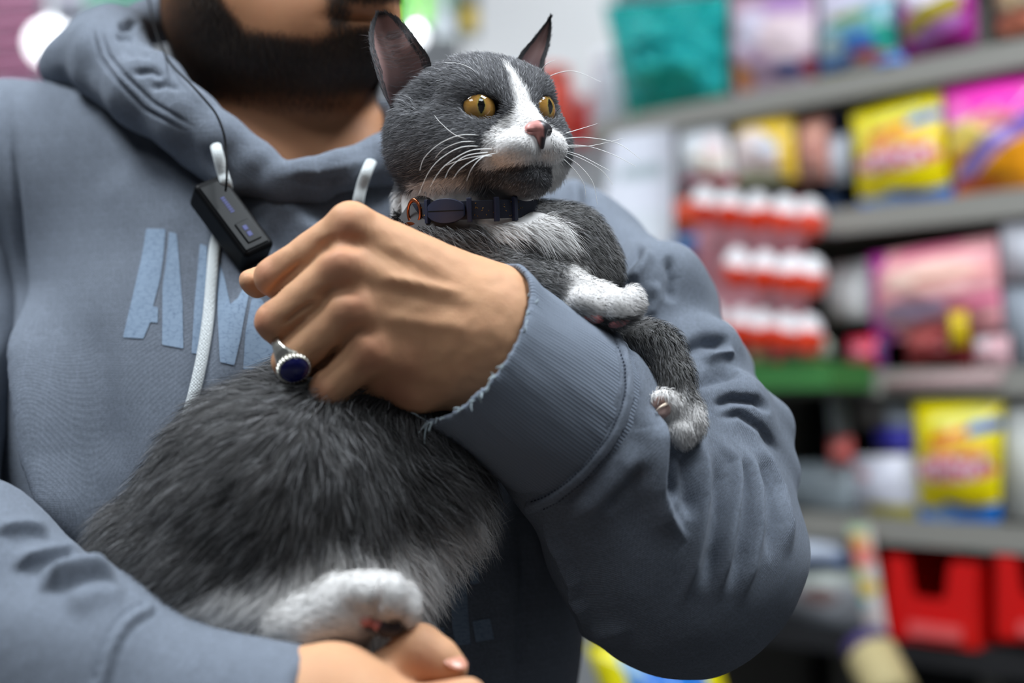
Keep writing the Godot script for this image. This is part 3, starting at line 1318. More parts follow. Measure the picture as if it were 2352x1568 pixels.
func cat_head() -> Dictionary:
	var f := field_px(800, 20, 1360, 540, 0.72, 0.93, 0.0017)
	f.ell(H(0, 0.004, -0.034), Vector3(0.043, 0.033, 0.046), 0.01, 0, head_b)
	for s in [-1, 1]:
		f.ell(H(s * 0.020, -0.020, -0.018), Vector3(0.0255, 0.025, 0.030), 0.012, 0, head_b)     # cheek
		f.ell(H(s * 0.030 - 0.003, -0.010, -0.040), Vector3(0.020, 0.026, 0.028), 0.012, 0, head_b)
		f.ell(H(s * 0.018, 0.014, -0.008), Vector3(0.014, 0.008, 0.011), 0.012, 0, head_b)      # brow
		f.ell(H(s * 0.0095, -0.0255, 0.0160), Vector3(0.0125, 0.0098, 0.0125), 0.005, 0, head_b)  # whisker pad
		if s == 1:
			f.cone(H(0.028, 0.018, -0.050), H(0.036, 0.034, -0.064), 0.017, 0.008, 0.012)
		else:
			f.ell(H(-0.045, 0.018, -0.022), Vector3(0.010, 0.015, 0.014), 0.006, 1, head_b * Basis(Vector3(0, 0, 1), 0.35))   # ear root
	f.cone(H(0, 0.004, -0.004), H(0, -0.0135, 0.0195), 0.0115, 0.0070, 0.010)                 # bridge
	f.ell(H(0, -0.0415, 0.0065), Vector3(0.0155, 0.0110, 0.0150), 0.006, 0, head_b)            # chin
	f.ell(H(0, -0.034, -0.02), Vector3(0.026, 0.016, 0.026), 0.012, 0, head_b)                # throat
	f.cone(H(0, -0.028, -0.05), P(1090, 500, 0.830), 0.034, 0.0345, 0.012)
	f.ell(P(1002, 480, 0.848), Vector3(0.024, 0.028, 0.022), 0.012)
	# eye openings
	for s in [-1, 1]:
		var eb: Basis = head_b * Basis(Vector3.UP, s * deg_to_rad(24)) * Basis(Vector3(0, 0, 1), s * deg_to_rad(8))
		f.ell(H(s * 0.0213, -0.0006, 0.005), Vector3(0.0102, 0.0065, 0.012), 0.0012, 1, eb)
		f.ell(H(s * 0.0125, -0.0042, 0.006), Vector3(0.0040, 0.0016, 0.006), 0.001, 1, eb * Basis(Vector3(0, 0, 1), s * -0.5))
	# mouth line and nostril groove
	f.cone(H(0, -0.0275, 0.0295), H(0, -0.0345, 0.027), 0.0012, 0.0012, 0.002, 1)
	for s in [-1, 1]:
		f.chain([H(0, -0.0342, 0.0275), H(s * 0.009, -0.0360, 0.0245), H(s * 0.018, -0.034, 0.0150)], [0.0012, 0.0013, 0.0008], 0.002, 1)
	var m := f.net()
	relax(m, 1, 0.35)
	return m


func cat_arms() -> Dictionary:
	var f := field_px(930, 470, 1720, 1120, 0.70, 0.92, 0.0021)
	# nearer foreleg, its white paw laid over the cuff
	f.chain([P(1030, 610, 0.812), P(1180, 645, 0.802), P(1290, 680, 0.795), P(1370, 704, 0.789)], [0.026, 0.0195, 0.0150, 0.0130], 0.008)
	f.ell(P(1380, 704, 0.787), Vector3(0.018, 0.0110, 0.0125), 0.006, 0, Basis(Vector3(0, 0, 1), -0.2))
	f.ell(P(1348, 702, 0.778), Vector3(0.0125, 0.0088, 0.0085), 0.002, 0, Basis(Vector3(0, 0, 1), -0.3))
	f.ell(P(1420, 708, 0.777), Vector3(0.0100, 0.0102, 0.0085), 0.0008, 0, Basis(Vector3(0, 0, 1), 0.3))
	f.ell(P(1452, 694, 0.783), Vector3(0.0070, 0.0092, 0.0085), 0.0008, 0)
	f.chain([P(1398, 668, 0.772), P(1390, 700, 0.768), P(1388, 735, 0.770)], [0.0008, 0.0018, 0.0018], 0.0015, 1)
	f.chain([P(1452, 668, 0.774), P(1456, 700, 0.771), P(1450, 724, 0.773)], [0.0006, 0.0010, 0.0010], 0.001, 1)
	# shoulder and elbow of the farther foreleg behind it
	f.chain([P(1180, 560, 0.83), P(1300, 585, 0.835), P(1355, 625, 0.835)], [0.026, 0.024, 0.017], 0.02)
	# farther foreleg bent down over the sleeve
	f.chain([P(1370, 790, 0.815), P(1470, 786, 0.805), P(1512, 806, 0.80), P(1540, 870, 0.793), P(1556, 935, 0.786)], [0.010, 0.0100, 0.0120, 0.0105, 0.0098], 0.010)
	f.ell(P(1566, 955, 0.781), Vector3(0.0122, 0.0135, 0.0115), 0.006)
	f.ell(P(1546, 988, 0.777), Vector3(0.0085, 0.0080, 0.0085), 0.0012)
	f.ell(P(1590, 970, 0.777), Vector3(0.0078, 0.0112, 0.0085), 0.0012)
	f.ell(P(1568, 994, 0.773), Vector3(0.0075, 0.0085, 0.0080), 0.0010)
	f.chain([P(1560, 965, 0.766), P(1558, 985, 0.764), P(1556, 1005, 0.766)], [0.0006, 0.0012, 0.0014], 0.001, 1)
	f.chain([P(1584, 960, 0.767), P(1580, 985, 0.764), P(1582, 1005, 0.767)], [0.0006, 0.0010, 0.0012], 0.001, 1)
	f.ell(P(1518, 930, 0.773), Vector3(0.0098, 0.0085, 0.0080), 0.0012, 0, Basis(Vector3(0, 0, 1), 0.5))
	f.ell(P(1516, 937, 0.765), Vector3(0.0052, 0.0026, 0.004), 0.0015, 1, Basis(Vector3(0, 0, 1), 0.6))
	var m := f.net()
	relax(m, 1, 0.4)
	return m


func cat_foot() -> Dictionary:
	var f := field_px(480, 1230, 1040, 1560, 0.62, 0.80, 0.0022)
	f.chain([P(570, 1465, 0.712), P(690, 1440, 0.710), P(790, 1400, 0.708), P(860, 1380, 0.706)], [0.012, 0.0150, 0.0155, 0.0145], 0.008)
	f.ell(P(828, 1362, 0.699), Vector3(0.0125, 0.0100, 0.011), 0.003)
	f.ell(P(895, 1368, 0.693), Vector3(0.0085, 0.0112, 0.010), 0.0010)
	f.ell(P(937, 1392, 0.700), Vector3(0.0055, 0.0115, 0.010), 0.0010)
	f.chain([P(872, 1352, 0.684), P(866, 1385, 0.686), P(858, 1412, 0.690)], [0.0012, 0.0020, 0.0022], 0.002, 1)
	f.chain([P(922, 1370, 0.686), P(924, 1400, 0.688)], [0.0010, 0.0014], 0.0015, 1)
	f.ell(P(880, 1408, 0.705), Vector3(0.0125, 0.0085, 0.009), 0.003)
	f.ell(P(840, 1420, 0.700), Vector3(0.009, 0.006, 0.006), 0.002, 1, Basis(Vector3(0, 0, 1), -0.5))
	f.cone(P(640, 1500, 0.715), P(800, 1470, 0.715), 0.008, 0.010, 0.006)
	var m := f.net()
	relax(m, 1, 0.4)
	return m


# the coat: grey above, white on muzzle, throat, belly and feet. Places are those of the animal itself.
var blot := FastNoiseLite.new()

func coat(q: Vector3, part: int) -> Color:
	var grey := Color(0.072, 0.072, 0.077)
	var white := Color(0.82, 0.80, 0.78)
	var w := 0.0
	var wob := blot.get_noise_3dv(q) 
	if part == 1:
		var l := (q - head_o) * head_b
		var ax := absf(l.x)
		# blaze, muzzle
		var half := 0.0
		if l.y > -0.004:
			half = lerpf(0.0062, 0.0012, clampf((l.y + 0.004) / 0.026, 0, 1))
		else:
			half = lerpf(0.0066, 0.0265, smoothstep(-0.002, -0.020, l.y))
		w = smoothstep(0.0022, -0.0022, ax - half + wob * 0.0022) * smoothstep(0.030, 0.022, l.y) * smoothstep(-0.022, -0.004, l.z)
		var chin := smoothstep(-0.0345, -0.0365, l.y + wob * 0.001 - ax * 0.05) * smoothstep(-0.02, -0.002, l.z)
		w *= 1.0 - chin
		if l.z < 0.0:
			w *= smoothstep(-0.006, 0.004, l.z + 0.012 - ax * 0.3) if ax > 0.012 else 1.0
		# throat and the far side of the chin
		w = maxf(w, smoothstep(-0.043, -0.047, l.y + wob * 0.002 - maxf(0.0, -l.z - 0.02) * 0.25) * smoothstep(0.016, 0.004, l.z + maxf(0.0, 0.01 - l.x) * 0.6))
		w = maxf(w, smoothstep(0.027, 0.020, q.distance_to(P(1000, 448, 0.80))) * smoothstep(P(985, 404, 0.80).y, P(985, 418, 0.80).y, q.y + wob * 0.002))
		w = maxf(w, smoothstep(0.013, 0.018, l.x) * smoothstep(-0.030, -0.035, l.y) * smoothstep(-0.03, -0.01, l.z))
	elif part == 0:
		var p := Q(q)
		# flank and belly: below a line drawn on the body, in its own height and length
		var x := q.x
		var y := q.y
		var x0 := P(380, 1400, 0.74).x
		var line: float = P(430, 1400, 0.745).y + clampf((x - x0) / (P(830, 1180, 0.76).x - x0), 0, 1) * (P(830, 1215, 0.765).y - P(430, 1400, 0.745).y)
		if x > P(830, 1200, 0.77).x:
			var t := clampf((x - P(830, 1200, 0.77).x) / (P(1130, 1060, 0.79).x - P(830, 1200, 0.77).x), 0, 1)
			line = P(830, 1215, 0.765).y + t * (P(1130, 1075, 0.79).y - P(830, 1215, 0.765).y) - sin(PI * t) * 0.012
		w = smoothstep(-0.006, 0.006, line - y + wob * 0.010)
		# chest
		w = maxf(w, smoothstep(0.016, 0.010, seg(q, P(1150, 508, 0.80), P(1262, 538, 0.80)) + wob * 0.004))
	elif part == 2:
		var da := seg(q, P(1180, 640, 0.802), P(1448, 696, 0.784))
		var db := minf(seg(q, P(1370, 790, 0.815), P(1520, 795, 0.80)), seg(q, P(1520, 795, 0.80), P(1568, 985, 0.78)))
		if da < db and q.y > P(1448, 730, 0.784).y:
			var a := P(1290, 668, 0.79)
			var b := P(1480, 720, 0.79)
			w = smoothstep(-0.004, 0.004, (q - a).dot((b - a).normalized()) + wob * 0.004) * smoothstep(0.835, 0.815, Q(q).z) * smoothstep(0.025, 0.018, da)
			w = maxf(w, smoothstep(0.016, 0.010, seg(q, P(1150, 508, 0.80), P(1262, 538, 0.80)) + wob * 0.004))
		else:
			w = smoothstep(-0.004, 0.004, P(1550, 925, 0.785).y - q.y + wob * 0.003)
			w = maxf(w, smoothstep(0.014, 0.010, q.distance_to(P(1522, 932, 0.772))))
	else:
		w = smoothstep(0.0, 0.004, q.x - P(585, 1440, 0.71).x)
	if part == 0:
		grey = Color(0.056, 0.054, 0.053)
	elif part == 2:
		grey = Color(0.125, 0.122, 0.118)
	return grey.lerp(white, w)


func seg(q: Vector3, a: Vector3, b: Vector3) -> float:
	var t := clampf((q - a).dot(b - a) / (b - a).length_squared(), 0.0, 1.0)
	return q.distance_to(a.lerp(b, t))


func colour(m: Dictionary, part: int) -> void:
	blot.seed = 9
	blot.frequency = 90.0
	var c := PackedColorArray()
	for i in m.v.size():
		var k := coat(m.v[i], part)
		if part == 1:
			var l: Vector3 = (m.v[i] - head_o) * head_b
			var e := eye_off(l)
			var corner := Vector2((absf(l.x) - 0.0125) / 0.0046, (l.y + 0.0045) / 0.0026).length()
			if l.z > 0.0:
				k = k.lerp(Color(0.012, 0.011, 0.011), smoothstep(1.15, 0.85, corner))
			k = k.lerp(Color(0.012, 0.011, 0.011), smoothstep(1.20, 1.08, e))
			if l.y < -0.0338 and l.y > -0.0375 and l.z > 0.012:
				k = k.lerp(Color(0.03, 0.02, 0.02), 0.6)
		elif part == 2:
			if m.v[i].distance_to(P(1516, 937, 0.768)) < 0.0062:
				k = Color(0.55, 0.38, 0.33)
		c.append(k)
	m.c = c


# 1 on the rim of the nearer eye opening, in head places
func eye_off(l: Vector3) -> float:
	var s := signf(l.x)
	var eb := Basis(Vector3.UP, s * deg_to_rad(24)) * Basis(Vector3(0, 0, 1), s * deg_to_rad(8))
	var p := (l - Vector3(s * 0.0213, -0.0006, 0.005)) * eb
	if p.z < -0.012:
		return 9.0
	return Vector2(p.x / 0.0102, p.y / 0.0065).length()


# lie of the hair and its length
func lie(q: Vector3, n: Vector3, part: int) -> Array:
	if part == 1:
		var l := (q - head_o) * head_b
		var g := Vector3(l.x * 1.4, l.y + 0.012, 0) 
		var d: Vector3 = g.normalized() * 0.8 + Vector3(0, 0, -0.9)
		if l.y > 0.0 and absf(l.x) < 0.02:
			d = Vector3(l.x * 8.0, 0.9, -0.5)
		if l.y < -0.036:
			d = Vector3(signf(l.x) * 0.5, -0.7, -0.6)
		var ln := lerpf(0.0028, 0.0085, smoothstep(0.022, -0.03, l.z))
		if l.y < -0.036 and l.z < 0.002:
			ln = 0.008
		if l.z > 0.016:
			ln = 0.0026
		return [head_b * d, ln, 0.30]
	if part == 0:
		var p := Q(q)
		var d := Vector3(-0.75, -0.55, 0.1)
		d = d.lerp(Vector3(0.1, -1.0, 0.1), smoothstep(560, 800, p.x) * smoothstep(850, 1000, p.y))
		d = d.lerp(Vector3(0.75, -0.65, 0.05), smoothstep(800, 1000, p.x) * smoothstep(900, 1050, p.y))
		var ln := 0.019
		if p.y < 640:
			ln = 0.013
			d = Vector3(0.6, -0.5, 0.2)
		if p.x > 800 and p.y > 1050:
			ln = 0.026
		return [d, ln, 0.22]
	if part == 2:
		var a := Vector3(1.0, -0.25, 0.1)
		var p := Q(q)
		if p.y > 755 and p.x > 1400 or p.x > 1500:
			a = Vector3(0.55, -0.35, 0.1).lerp(Vector3(0.25, -1.0, 0.15), smoothstep(1440, 1540, p.x))
		elif p.y < 640 and p.x > 1230:
			a = Vector3(0.8, -0.75, 0)
		var paw: float = coat(q, 2).r
		return [a, lerpf(0.0068, 0.0042, smoothstep(0.3, 0.7, paw) * smoothstep(1260, 1330, p.x)), 0.35]
	return [Vector3(1.0, 0.15, 0.2), 0.0042 if q.x > P(760, 1400, 0.71).x else 0.008, 0.3]


# hair strands strewn over a mesh: thin tapering curved blades
func fur(m: Dictionary, count: int, part: int) -> Dictionary:
	var v: PackedVector3Array = m.v
	var n: PackedVector3Array = m.n
	var ix: PackedInt32Array = m.i
	var r := RandomNumberGenerator.new()
	r.seed = 100 + part
	# only where somebody in front or a step to the side could see it
	var tri := PackedInt32Array()
	var cum := PackedFloat32Array()
	var total := 0.0
	for t in range(0, ix.size(), 3):
		var a := v[ix[t]]
		var nn := (n[ix[t]] + n[ix[t + 1]] + n[ix[t + 2]]) / 3.0
		if nn.dot((cam_pos - a).normalized()) < -0.35:
			continue
		total += (v[ix[t + 1]] - a).cross(v[ix[t + 2]] - a).length()
		tri.append(t)
		cum.append(total)
	var ov := PackedVector3Array()
	var on := PackedVector3Array()
	var oc := PackedColorArray()
	var oi := PackedInt32Array()
	var clump := FastNoiseLite.new()
	clump.seed = 40 + part
	clump.frequency = 110.0 if part != 0 else 70.0
	var k := 0
	var step := total / count
	var at := step * 0.5
	for s in count:
		while k < cum.size() - 1 and cum[k] < at:
			k += 1
		at += step
		var t := tri[k]
		var u := r.randf()
		var w := r.randf()
		if u + w > 1.0:
			u = 1.0 - u
			w = 1.0 - w
		var q := v[ix[t]] * (1.0 - u - w) + v[ix[t + 1]] * u + v[ix[t + 2]] * w
		var nn := (n[ix[t]] * (1.0 - u - w) + n[ix[t + 1]] * u + n[ix[t + 2]] * w).normalized()
		if part == 1:
			var l := (q - head_o) * head_b
			if l.z > -0.012 and eye_off(l) < 1.08:
				continue
			if absf(l.x) < 0.0062 and l.y < -0.0125 and l.y > -0.027 and l.z > 0.024:
				continue
		elif part == 2 and q.distance_to(P(1516, 937, 0.768)) < 0.0058:
			continue
		if part < 2:
			# the collar lies on the bare band it has pressed into the coat
			var cq := (q - collar_at) * collar_b
			if absf(cq.y - 0.001) < 0.0085 + (0.004 if cq.y > 0.0 else 0.0) and Vector2(cq.x, cq.z).length() < 0.044:
				continue
		var how := lie(q, nn, part)
		var c0 := clump.get_noise_3dv(q)
		var c1 := clump.get_noise_3dv(q + Vector3(3, 1, 7))
		var d: Vector3 = how[0]
		d += Vector3(c0, c1, -c0) * 0.55
		d = (d - nn * d.dot(nn)).normalized()
		d = (d + Vector3(r.randf_range(-1, 1), r.randf_range(-1, 1), r.randf_range(-1, 1)) * 0.22)
		var lift: float = how[2] * r.randf_range(0.5, 1.9)
		var go := (d + nn * lift * 1.6).normalized()
		var ln: float = how[1] * r.randf_range(0.6, 1.25)
		var p0 := q - nn * 0.0006
		var p1 := q + go * ln * 0.5
		var go2 := (go - nn * lift * 0.9 + Vector3(0, -0.12, 0)).normalized()
		var p2 := p1 + go2 * ln * 0.5
		var wide := r.randf_range(0.00012, 0.00026)
		var side := (go.cross(nn) + nn * r.randf_range(-0.5, 0.5)).normalized() * wide
		var base := coat(q, part)
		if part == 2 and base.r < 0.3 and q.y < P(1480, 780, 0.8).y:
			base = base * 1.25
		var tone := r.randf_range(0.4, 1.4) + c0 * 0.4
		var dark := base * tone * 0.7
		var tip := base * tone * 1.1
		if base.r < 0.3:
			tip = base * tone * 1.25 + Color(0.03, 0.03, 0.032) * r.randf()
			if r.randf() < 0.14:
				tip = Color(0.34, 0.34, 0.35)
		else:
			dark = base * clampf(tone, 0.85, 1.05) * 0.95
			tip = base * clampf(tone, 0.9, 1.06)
		dark.a = 1.0
		tip.a = 1.0
		var e := ov.size()
		ov.append(p0 - side); ov.append(p0 + side); ov.append(p1 - side * 0.8); ov.append(p1 + side * 0.8); ov.append(p2)
		var ns := (nn + d * (r.randf_range(-0.25, 0.35) if base.r < 0.3 else r.randf_range(-0.1, 0.15))).normalized()
		on.append(ns); on.append(ns); on.append(ns); on.append(ns); on.append(ns)
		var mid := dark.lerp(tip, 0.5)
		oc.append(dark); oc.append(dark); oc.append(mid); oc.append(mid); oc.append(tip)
		oi.append(e); oi.append(e + 2); oi.append(e + 1)
		oi.append(e + 1); oi.append(e + 2); oi.append(e + 3)
		oi.append(e + 2); oi.append(e + 4); oi.append(e + 3)
	return {"v": ov, "n": on, "c": oc, "i": oi}


# an ear from its two edges and the depth of its bowl
func ear(left: Array, right: Array, bowl: Vector3, called: String, t: Node3D, said: String, long_hair := 0.12) -> void:
	var lc := smooth_curve(left, 8)
	var rc := smooth_curve(right, 8)
	var rows := mini(lc.size(), rc.size())
	var cols := 15
	var thick := 0.0011
	var v := PackedVector3Array()
	var ix := PackedInt32Array()
	var c := PackedColorArray()
	var bn := bowl.normalized()
	for side in 2:
		for i in rows:
			var a := lc[i * (lc.size() - 1) / (rows - 1)]
			var b := rc[i * (rc.size() - 1) / (rows - 1)]
			var s := float(i) / (rows - 1)
			for j in cols:
				var u := float(j) / (cols - 1)
				var deep := sin(PI * u) * (1.0 - 0.35 * s) * (1.0 - pow(s, 6.0))
				var q := a.lerp(b, u) + bowl * deep
				if side == 1:
					q += bn * thick * (0.15 + 0.85 * sin(PI * u))
				v.append(q)
				var rim := smoothstep(0.13, 0.0, minf(u, 1.0 - u)) + smoothstep(0.9, 1.0, s)
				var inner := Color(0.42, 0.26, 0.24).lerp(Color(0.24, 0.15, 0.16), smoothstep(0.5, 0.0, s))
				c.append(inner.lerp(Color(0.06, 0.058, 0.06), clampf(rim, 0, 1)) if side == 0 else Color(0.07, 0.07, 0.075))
	for side in 2:
		for i in rows - 1:
			for j in cols - 1:
				var p0 := side * rows * cols + i * cols + j
				if side == 0:
					ix.append_array([p0, p0 + cols, p0 + 1, p0 + 1, p0 + cols, p0 + cols + 1])
				else:
					ix.append_array([p0, p0 + 1, p0 + cols, p0 + 1, p0 + cols + 1, p0 + cols])
	var m := {"v": v, "i": ix, "c": c}
	normals(m)
	# the inside faces away from the bowl
	if m.n[(rows / 2) * cols + cols / 2].dot(bn) > 0.0:
		for k in range(0, ix.size(), 3):
			var q := ix[k]
			ix[k] = ix[k + 1]
			ix[k + 1] = q
		m.i = ix
		normals(m)
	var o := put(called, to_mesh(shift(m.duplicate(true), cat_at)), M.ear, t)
	o.set_meta("label", said)
	# hair on the back, the rim and long pale hair from the near edge across the hollow
	var r := RandomNumberGenerator.new()
	r.seed = 77
	var ov := PackedVector3Array()
	var on := PackedVector3Array()
	var oc := PackedColorArray()
	var oi := PackedInt32Array()
	var half := rows * cols
	for k in 7000:
		var i := r.randi_range(0, rows - 2)
		var j := r.randi_range(0, cols - 2)
		var back := r.randf() < 0.45
		var rim := not back and r.randf() < 0.55
		if rim:
			j = 0 if r.randf() < 0.5 else cols - 2
			if r.randf() < 0.5:
				j += 1 if j == 0 else -1
		var e0 := (half if back else 0) + i * cols + j
		var q: Vector3 = v[e0].lerp(v[e0 + 1], r.randf()).lerp(v[e0 + cols].lerp(v[e0 + cols + 1], r.randf()), r.randf())
		var nn: Vector3 = m.n[e0]
		var up := (v[e0 + cols] - v[e0]).normalized()
		var across := (v[e0 + 1] - v[e0]).normalized()
		var ln := r.randf_range(0.0025, 0.005)
		var d := up + nn * r.randf_range(0.1, 0.35) + across * r.randf_range(-0.3, 0.3)
		var col := Color(0.10, 0.10, 0.105) * r.randf_range(0.5, 1.6)
		var wide := r.randf_range(0.0001, 0.0002)
		if rim:
			ln = r.randf_range(0.002, 0.0042)
			d = up * 0.8 + across * (-0.6 if j < 4 else 0.6) * r.randf() + nn * 0.2
		elif not back:
			if r.randf() > long_hair or j < 5 or i > rows * 0.7:
				continue
			ln = r.randf_range(0.008, 0.018)
			d = -across + up * r.randf_range(-0.1, 0.35) + nn * r.randf_range(0.1, 0.4)
			col = Color(0.42, 0.36, 0.36) * r.randf_range(0.5, 1.3)
			wide = 0.00011
		d = d.normalized()
		col.a = 1.0
		var sd := d.cross(nn).normalized() * wide
		var p1 := q + d * ln * 0.5
		var p2 := p1 + (d - nn * 0.25 + Vector3(0, -0.15, 0)).normalized() * ln * 0.5
		var e := ov.size()
		ov.append(q - sd); ov.append(q + sd); ov.append(p1 - sd * 0.8); ov.append(p1 + sd * 0.8); ov.append(p2)
		for z in 5:
			on.append(nn)
			oc.append(col)
		oi.append(e); oi.append(e + 2); oi.append(e + 1)
		oi.append(e + 1); oi.append(e + 2); oi.append(e + 3)
		oi.append(e + 2); oi.append(e + 4); oi.append(e + 3)
	if ov.size() > 0:
		kind(put("ear_hair", to_mesh(shift({"v": ov, "n": on, "c": oc, "i": oi}, cat_at)), M.fur, o), "stuff")


func cat_ears(t: Node3D) -> void:
	M.ear = mat(Color(1, 1, 1), 0.55)
	M.ear.vertex_color_use_as_albedo = true
	M.ear.backlight_enabled = true
	M.ear.backlight = Color(0.35, 0.16, 0.12)
	ear([P(905, 262, 0.818), P(876, 205, 0.815), P(856, 140, 0.815), P(847, 92, 0.817), P(851, 60, 0.820), P(863, 36, 0.822)],
		[P(935, 268, 0.834), P(975, 205, 0.828), P(990, 145, 0.820), P(962, 98, 0.816), P(938, 66, 0.819), P(914, 42, 0.821), P(890, 31, 0.823)],
		Vector3(-0.15, -0.1, -1.0).normalized() * 0.015, "ear", t, "broad pinkish ear turned to the viewer", 0.3)
	ear([P(1178, 150, 0.832), P(1200, 118, 0.834), P(1222, 92, 0.836), P(1243, 66, 0.838), P(1261, 45, 0.840)],
		[P(1246, 178, 0.836), P(1250, 140, 0.838), P(1260, 105, 0.840), P(1264, 72, 0.841), P(1263, 44, 0.841)],
		Vector3(-0.2, 0.0, -1.0).normalized() * 0.006, "ear", t, "narrow dark ear seen edge-on", 0.0)


func cat_eyes(t: Node3D) -> void:
	var em := mat(Color(1, 1, 1), 0.03)
	em.vertex_color_use_as_albedo = true
	em.clearcoat_enabled = true
	em.clearcoat = 1.0
	em.clearcoat_roughness = 0.02
	for s in [-1, 1]:
		var look := Vector3(s * 0.26, 0.02, 1.0).normalized()
		var c := H(s * 0.0200, 0.0003, -0.0032)
		var zax := head_b * look
		if s == -1:
			zax = (zax + Vector3(-0.05, 0, 0.05)).normalized()
		var xax := Vector3.UP.cross(zax).normalized()
		var yax := zax.cross(xax)
		var v := PackedVector3Array()
		var col := PackedColorArray()
		var ix := PackedInt32Array()
		var rings := 40
		var segs := 72
		var rad := 0.0112
		var nz := FastNoiseLite.new()
		nz.seed = 3
		nz.frequency = 1.0
		for i in rings + 1:
			var th := deg_to_rad(100.0) * i / rings
			for j in segs:
				var ph := TAU * j / segs
				var x := sin(th) * cos(ph)
				var y := sin(th) * sin(ph)
				v.append(c + (xax * x + yax * y + zax * cos(th) * 1.06) * rad)
				var k: Color
				var e := Vector2(x / 0.15, y / 0.36)
				var pupil := pow(absf(x) / 0.185, 1.5) + pow(absf(y) / 0.42, 1.5)
				var rr := sin(th) if th < PI / 2 else 1.0
				if pupil < 1.0:
					k = Color(0.004, 0.004, 0.006)
				elif th < deg_to_rad(58):
					var fib := 0.5 + 0.5 * nz.get_noise_2d(ph * 14.0, rr * 3.0)
					k = Color(0.45, 0.23, 0.05).lerp(Color(0.31, 0.165, 0.04), fib)
					k = k.lerp(Color(0.30, 0.26, 0.06), smoothstep(1.9, 1.0, pupil) * 0.7)
					k = k.lerp(Color(0.03, 0.015, 0.005), smoothstep(deg_to_rad(53), deg_to_rad(58), th))
				else:
					k = Color(0.35, 0.38, 0.5).lerp(Color(0.02, 0.02, 0.02), smoothstep(deg_to_rad(64), deg_to_rad(70), th))
				col.append(k)
		for i in rings:
			for j in segs:
				var j2 := (j + 1) % segs
				var p0 := i * segs + j
				var p1 := i * segs + j2
				ix.append_array([p0, p1, p0 + segs, p1, p1 + segs, p0 + segs])
		var m := {"v": v, "i": ix, "c": col}
		var n := PackedVector3Array()
		for q in v:
			n.append((q - c).normalized())
		m.n = n
		put("eye", to_mesh(shift(m, cat_at)), em, t).set_meta("label", "amber eye with an upright slit pupil")


func cat_nose(t: Node3D) -> void:
	var f := Field.new(H(0, -0.0195, 0.0285) - Vector3.ONE * 0.014, H(0, -0.0195, 0.0285) + Vector3.ONE * 0.014, 0.0005)
	f.ell(H(0, -0.0160, 0.0257), Vector3(0.0080, 0.0042, 0.0050), 0.002, 0, head_b)
	f.cone(H(0, -0.0175, 0.0280), H(0, -0.0270, 0.0275), 0.0040, 0.0013, 0.003)
	for s in [-1, 1]:
		f.ell(H(s * 0.0058, -0.0176, 0.0257), Vector3(0.0030, 0.0028, 0.0038), 0.0012, 0, head_b)
		f.chain([H(s * 0.0038, -0.0190, 0.0306), H(s * 0.0078, -0.0180, 0.0275)], [0.0010, 0.0007], 0.0006, 1)
	var m := f.net()
	relax(m, 1)
	normals(m)
	var c := PackedColorArray()
	for q in m.v:
		var l: Vector3 = (q - head_o) * head_b
		var k := Color(0.58, 0.25, 0.22)
		# the far half and the groove are dark
		var d := smoothstep(-0.0012, 0.0002, l.x + (l.y + 0.019) * 0.15)
		d = maxf(d, smoothstep(-0.0205, -0.0225, l.y) * smoothstep(-0.003, -0.001, l.x))
		k = k.lerp(Color(0.035, 0.028, 0.032), d)
		c.append(k)
	m.c = c
	var nm := mat(Color(1, 1, 1), 0.4)
	nm.vertex_color_use_as_albedo = true
	put("nose", to_mesh(shift(m, cat_at)), nm, t).set_meta("label", "half pink, half black nose")


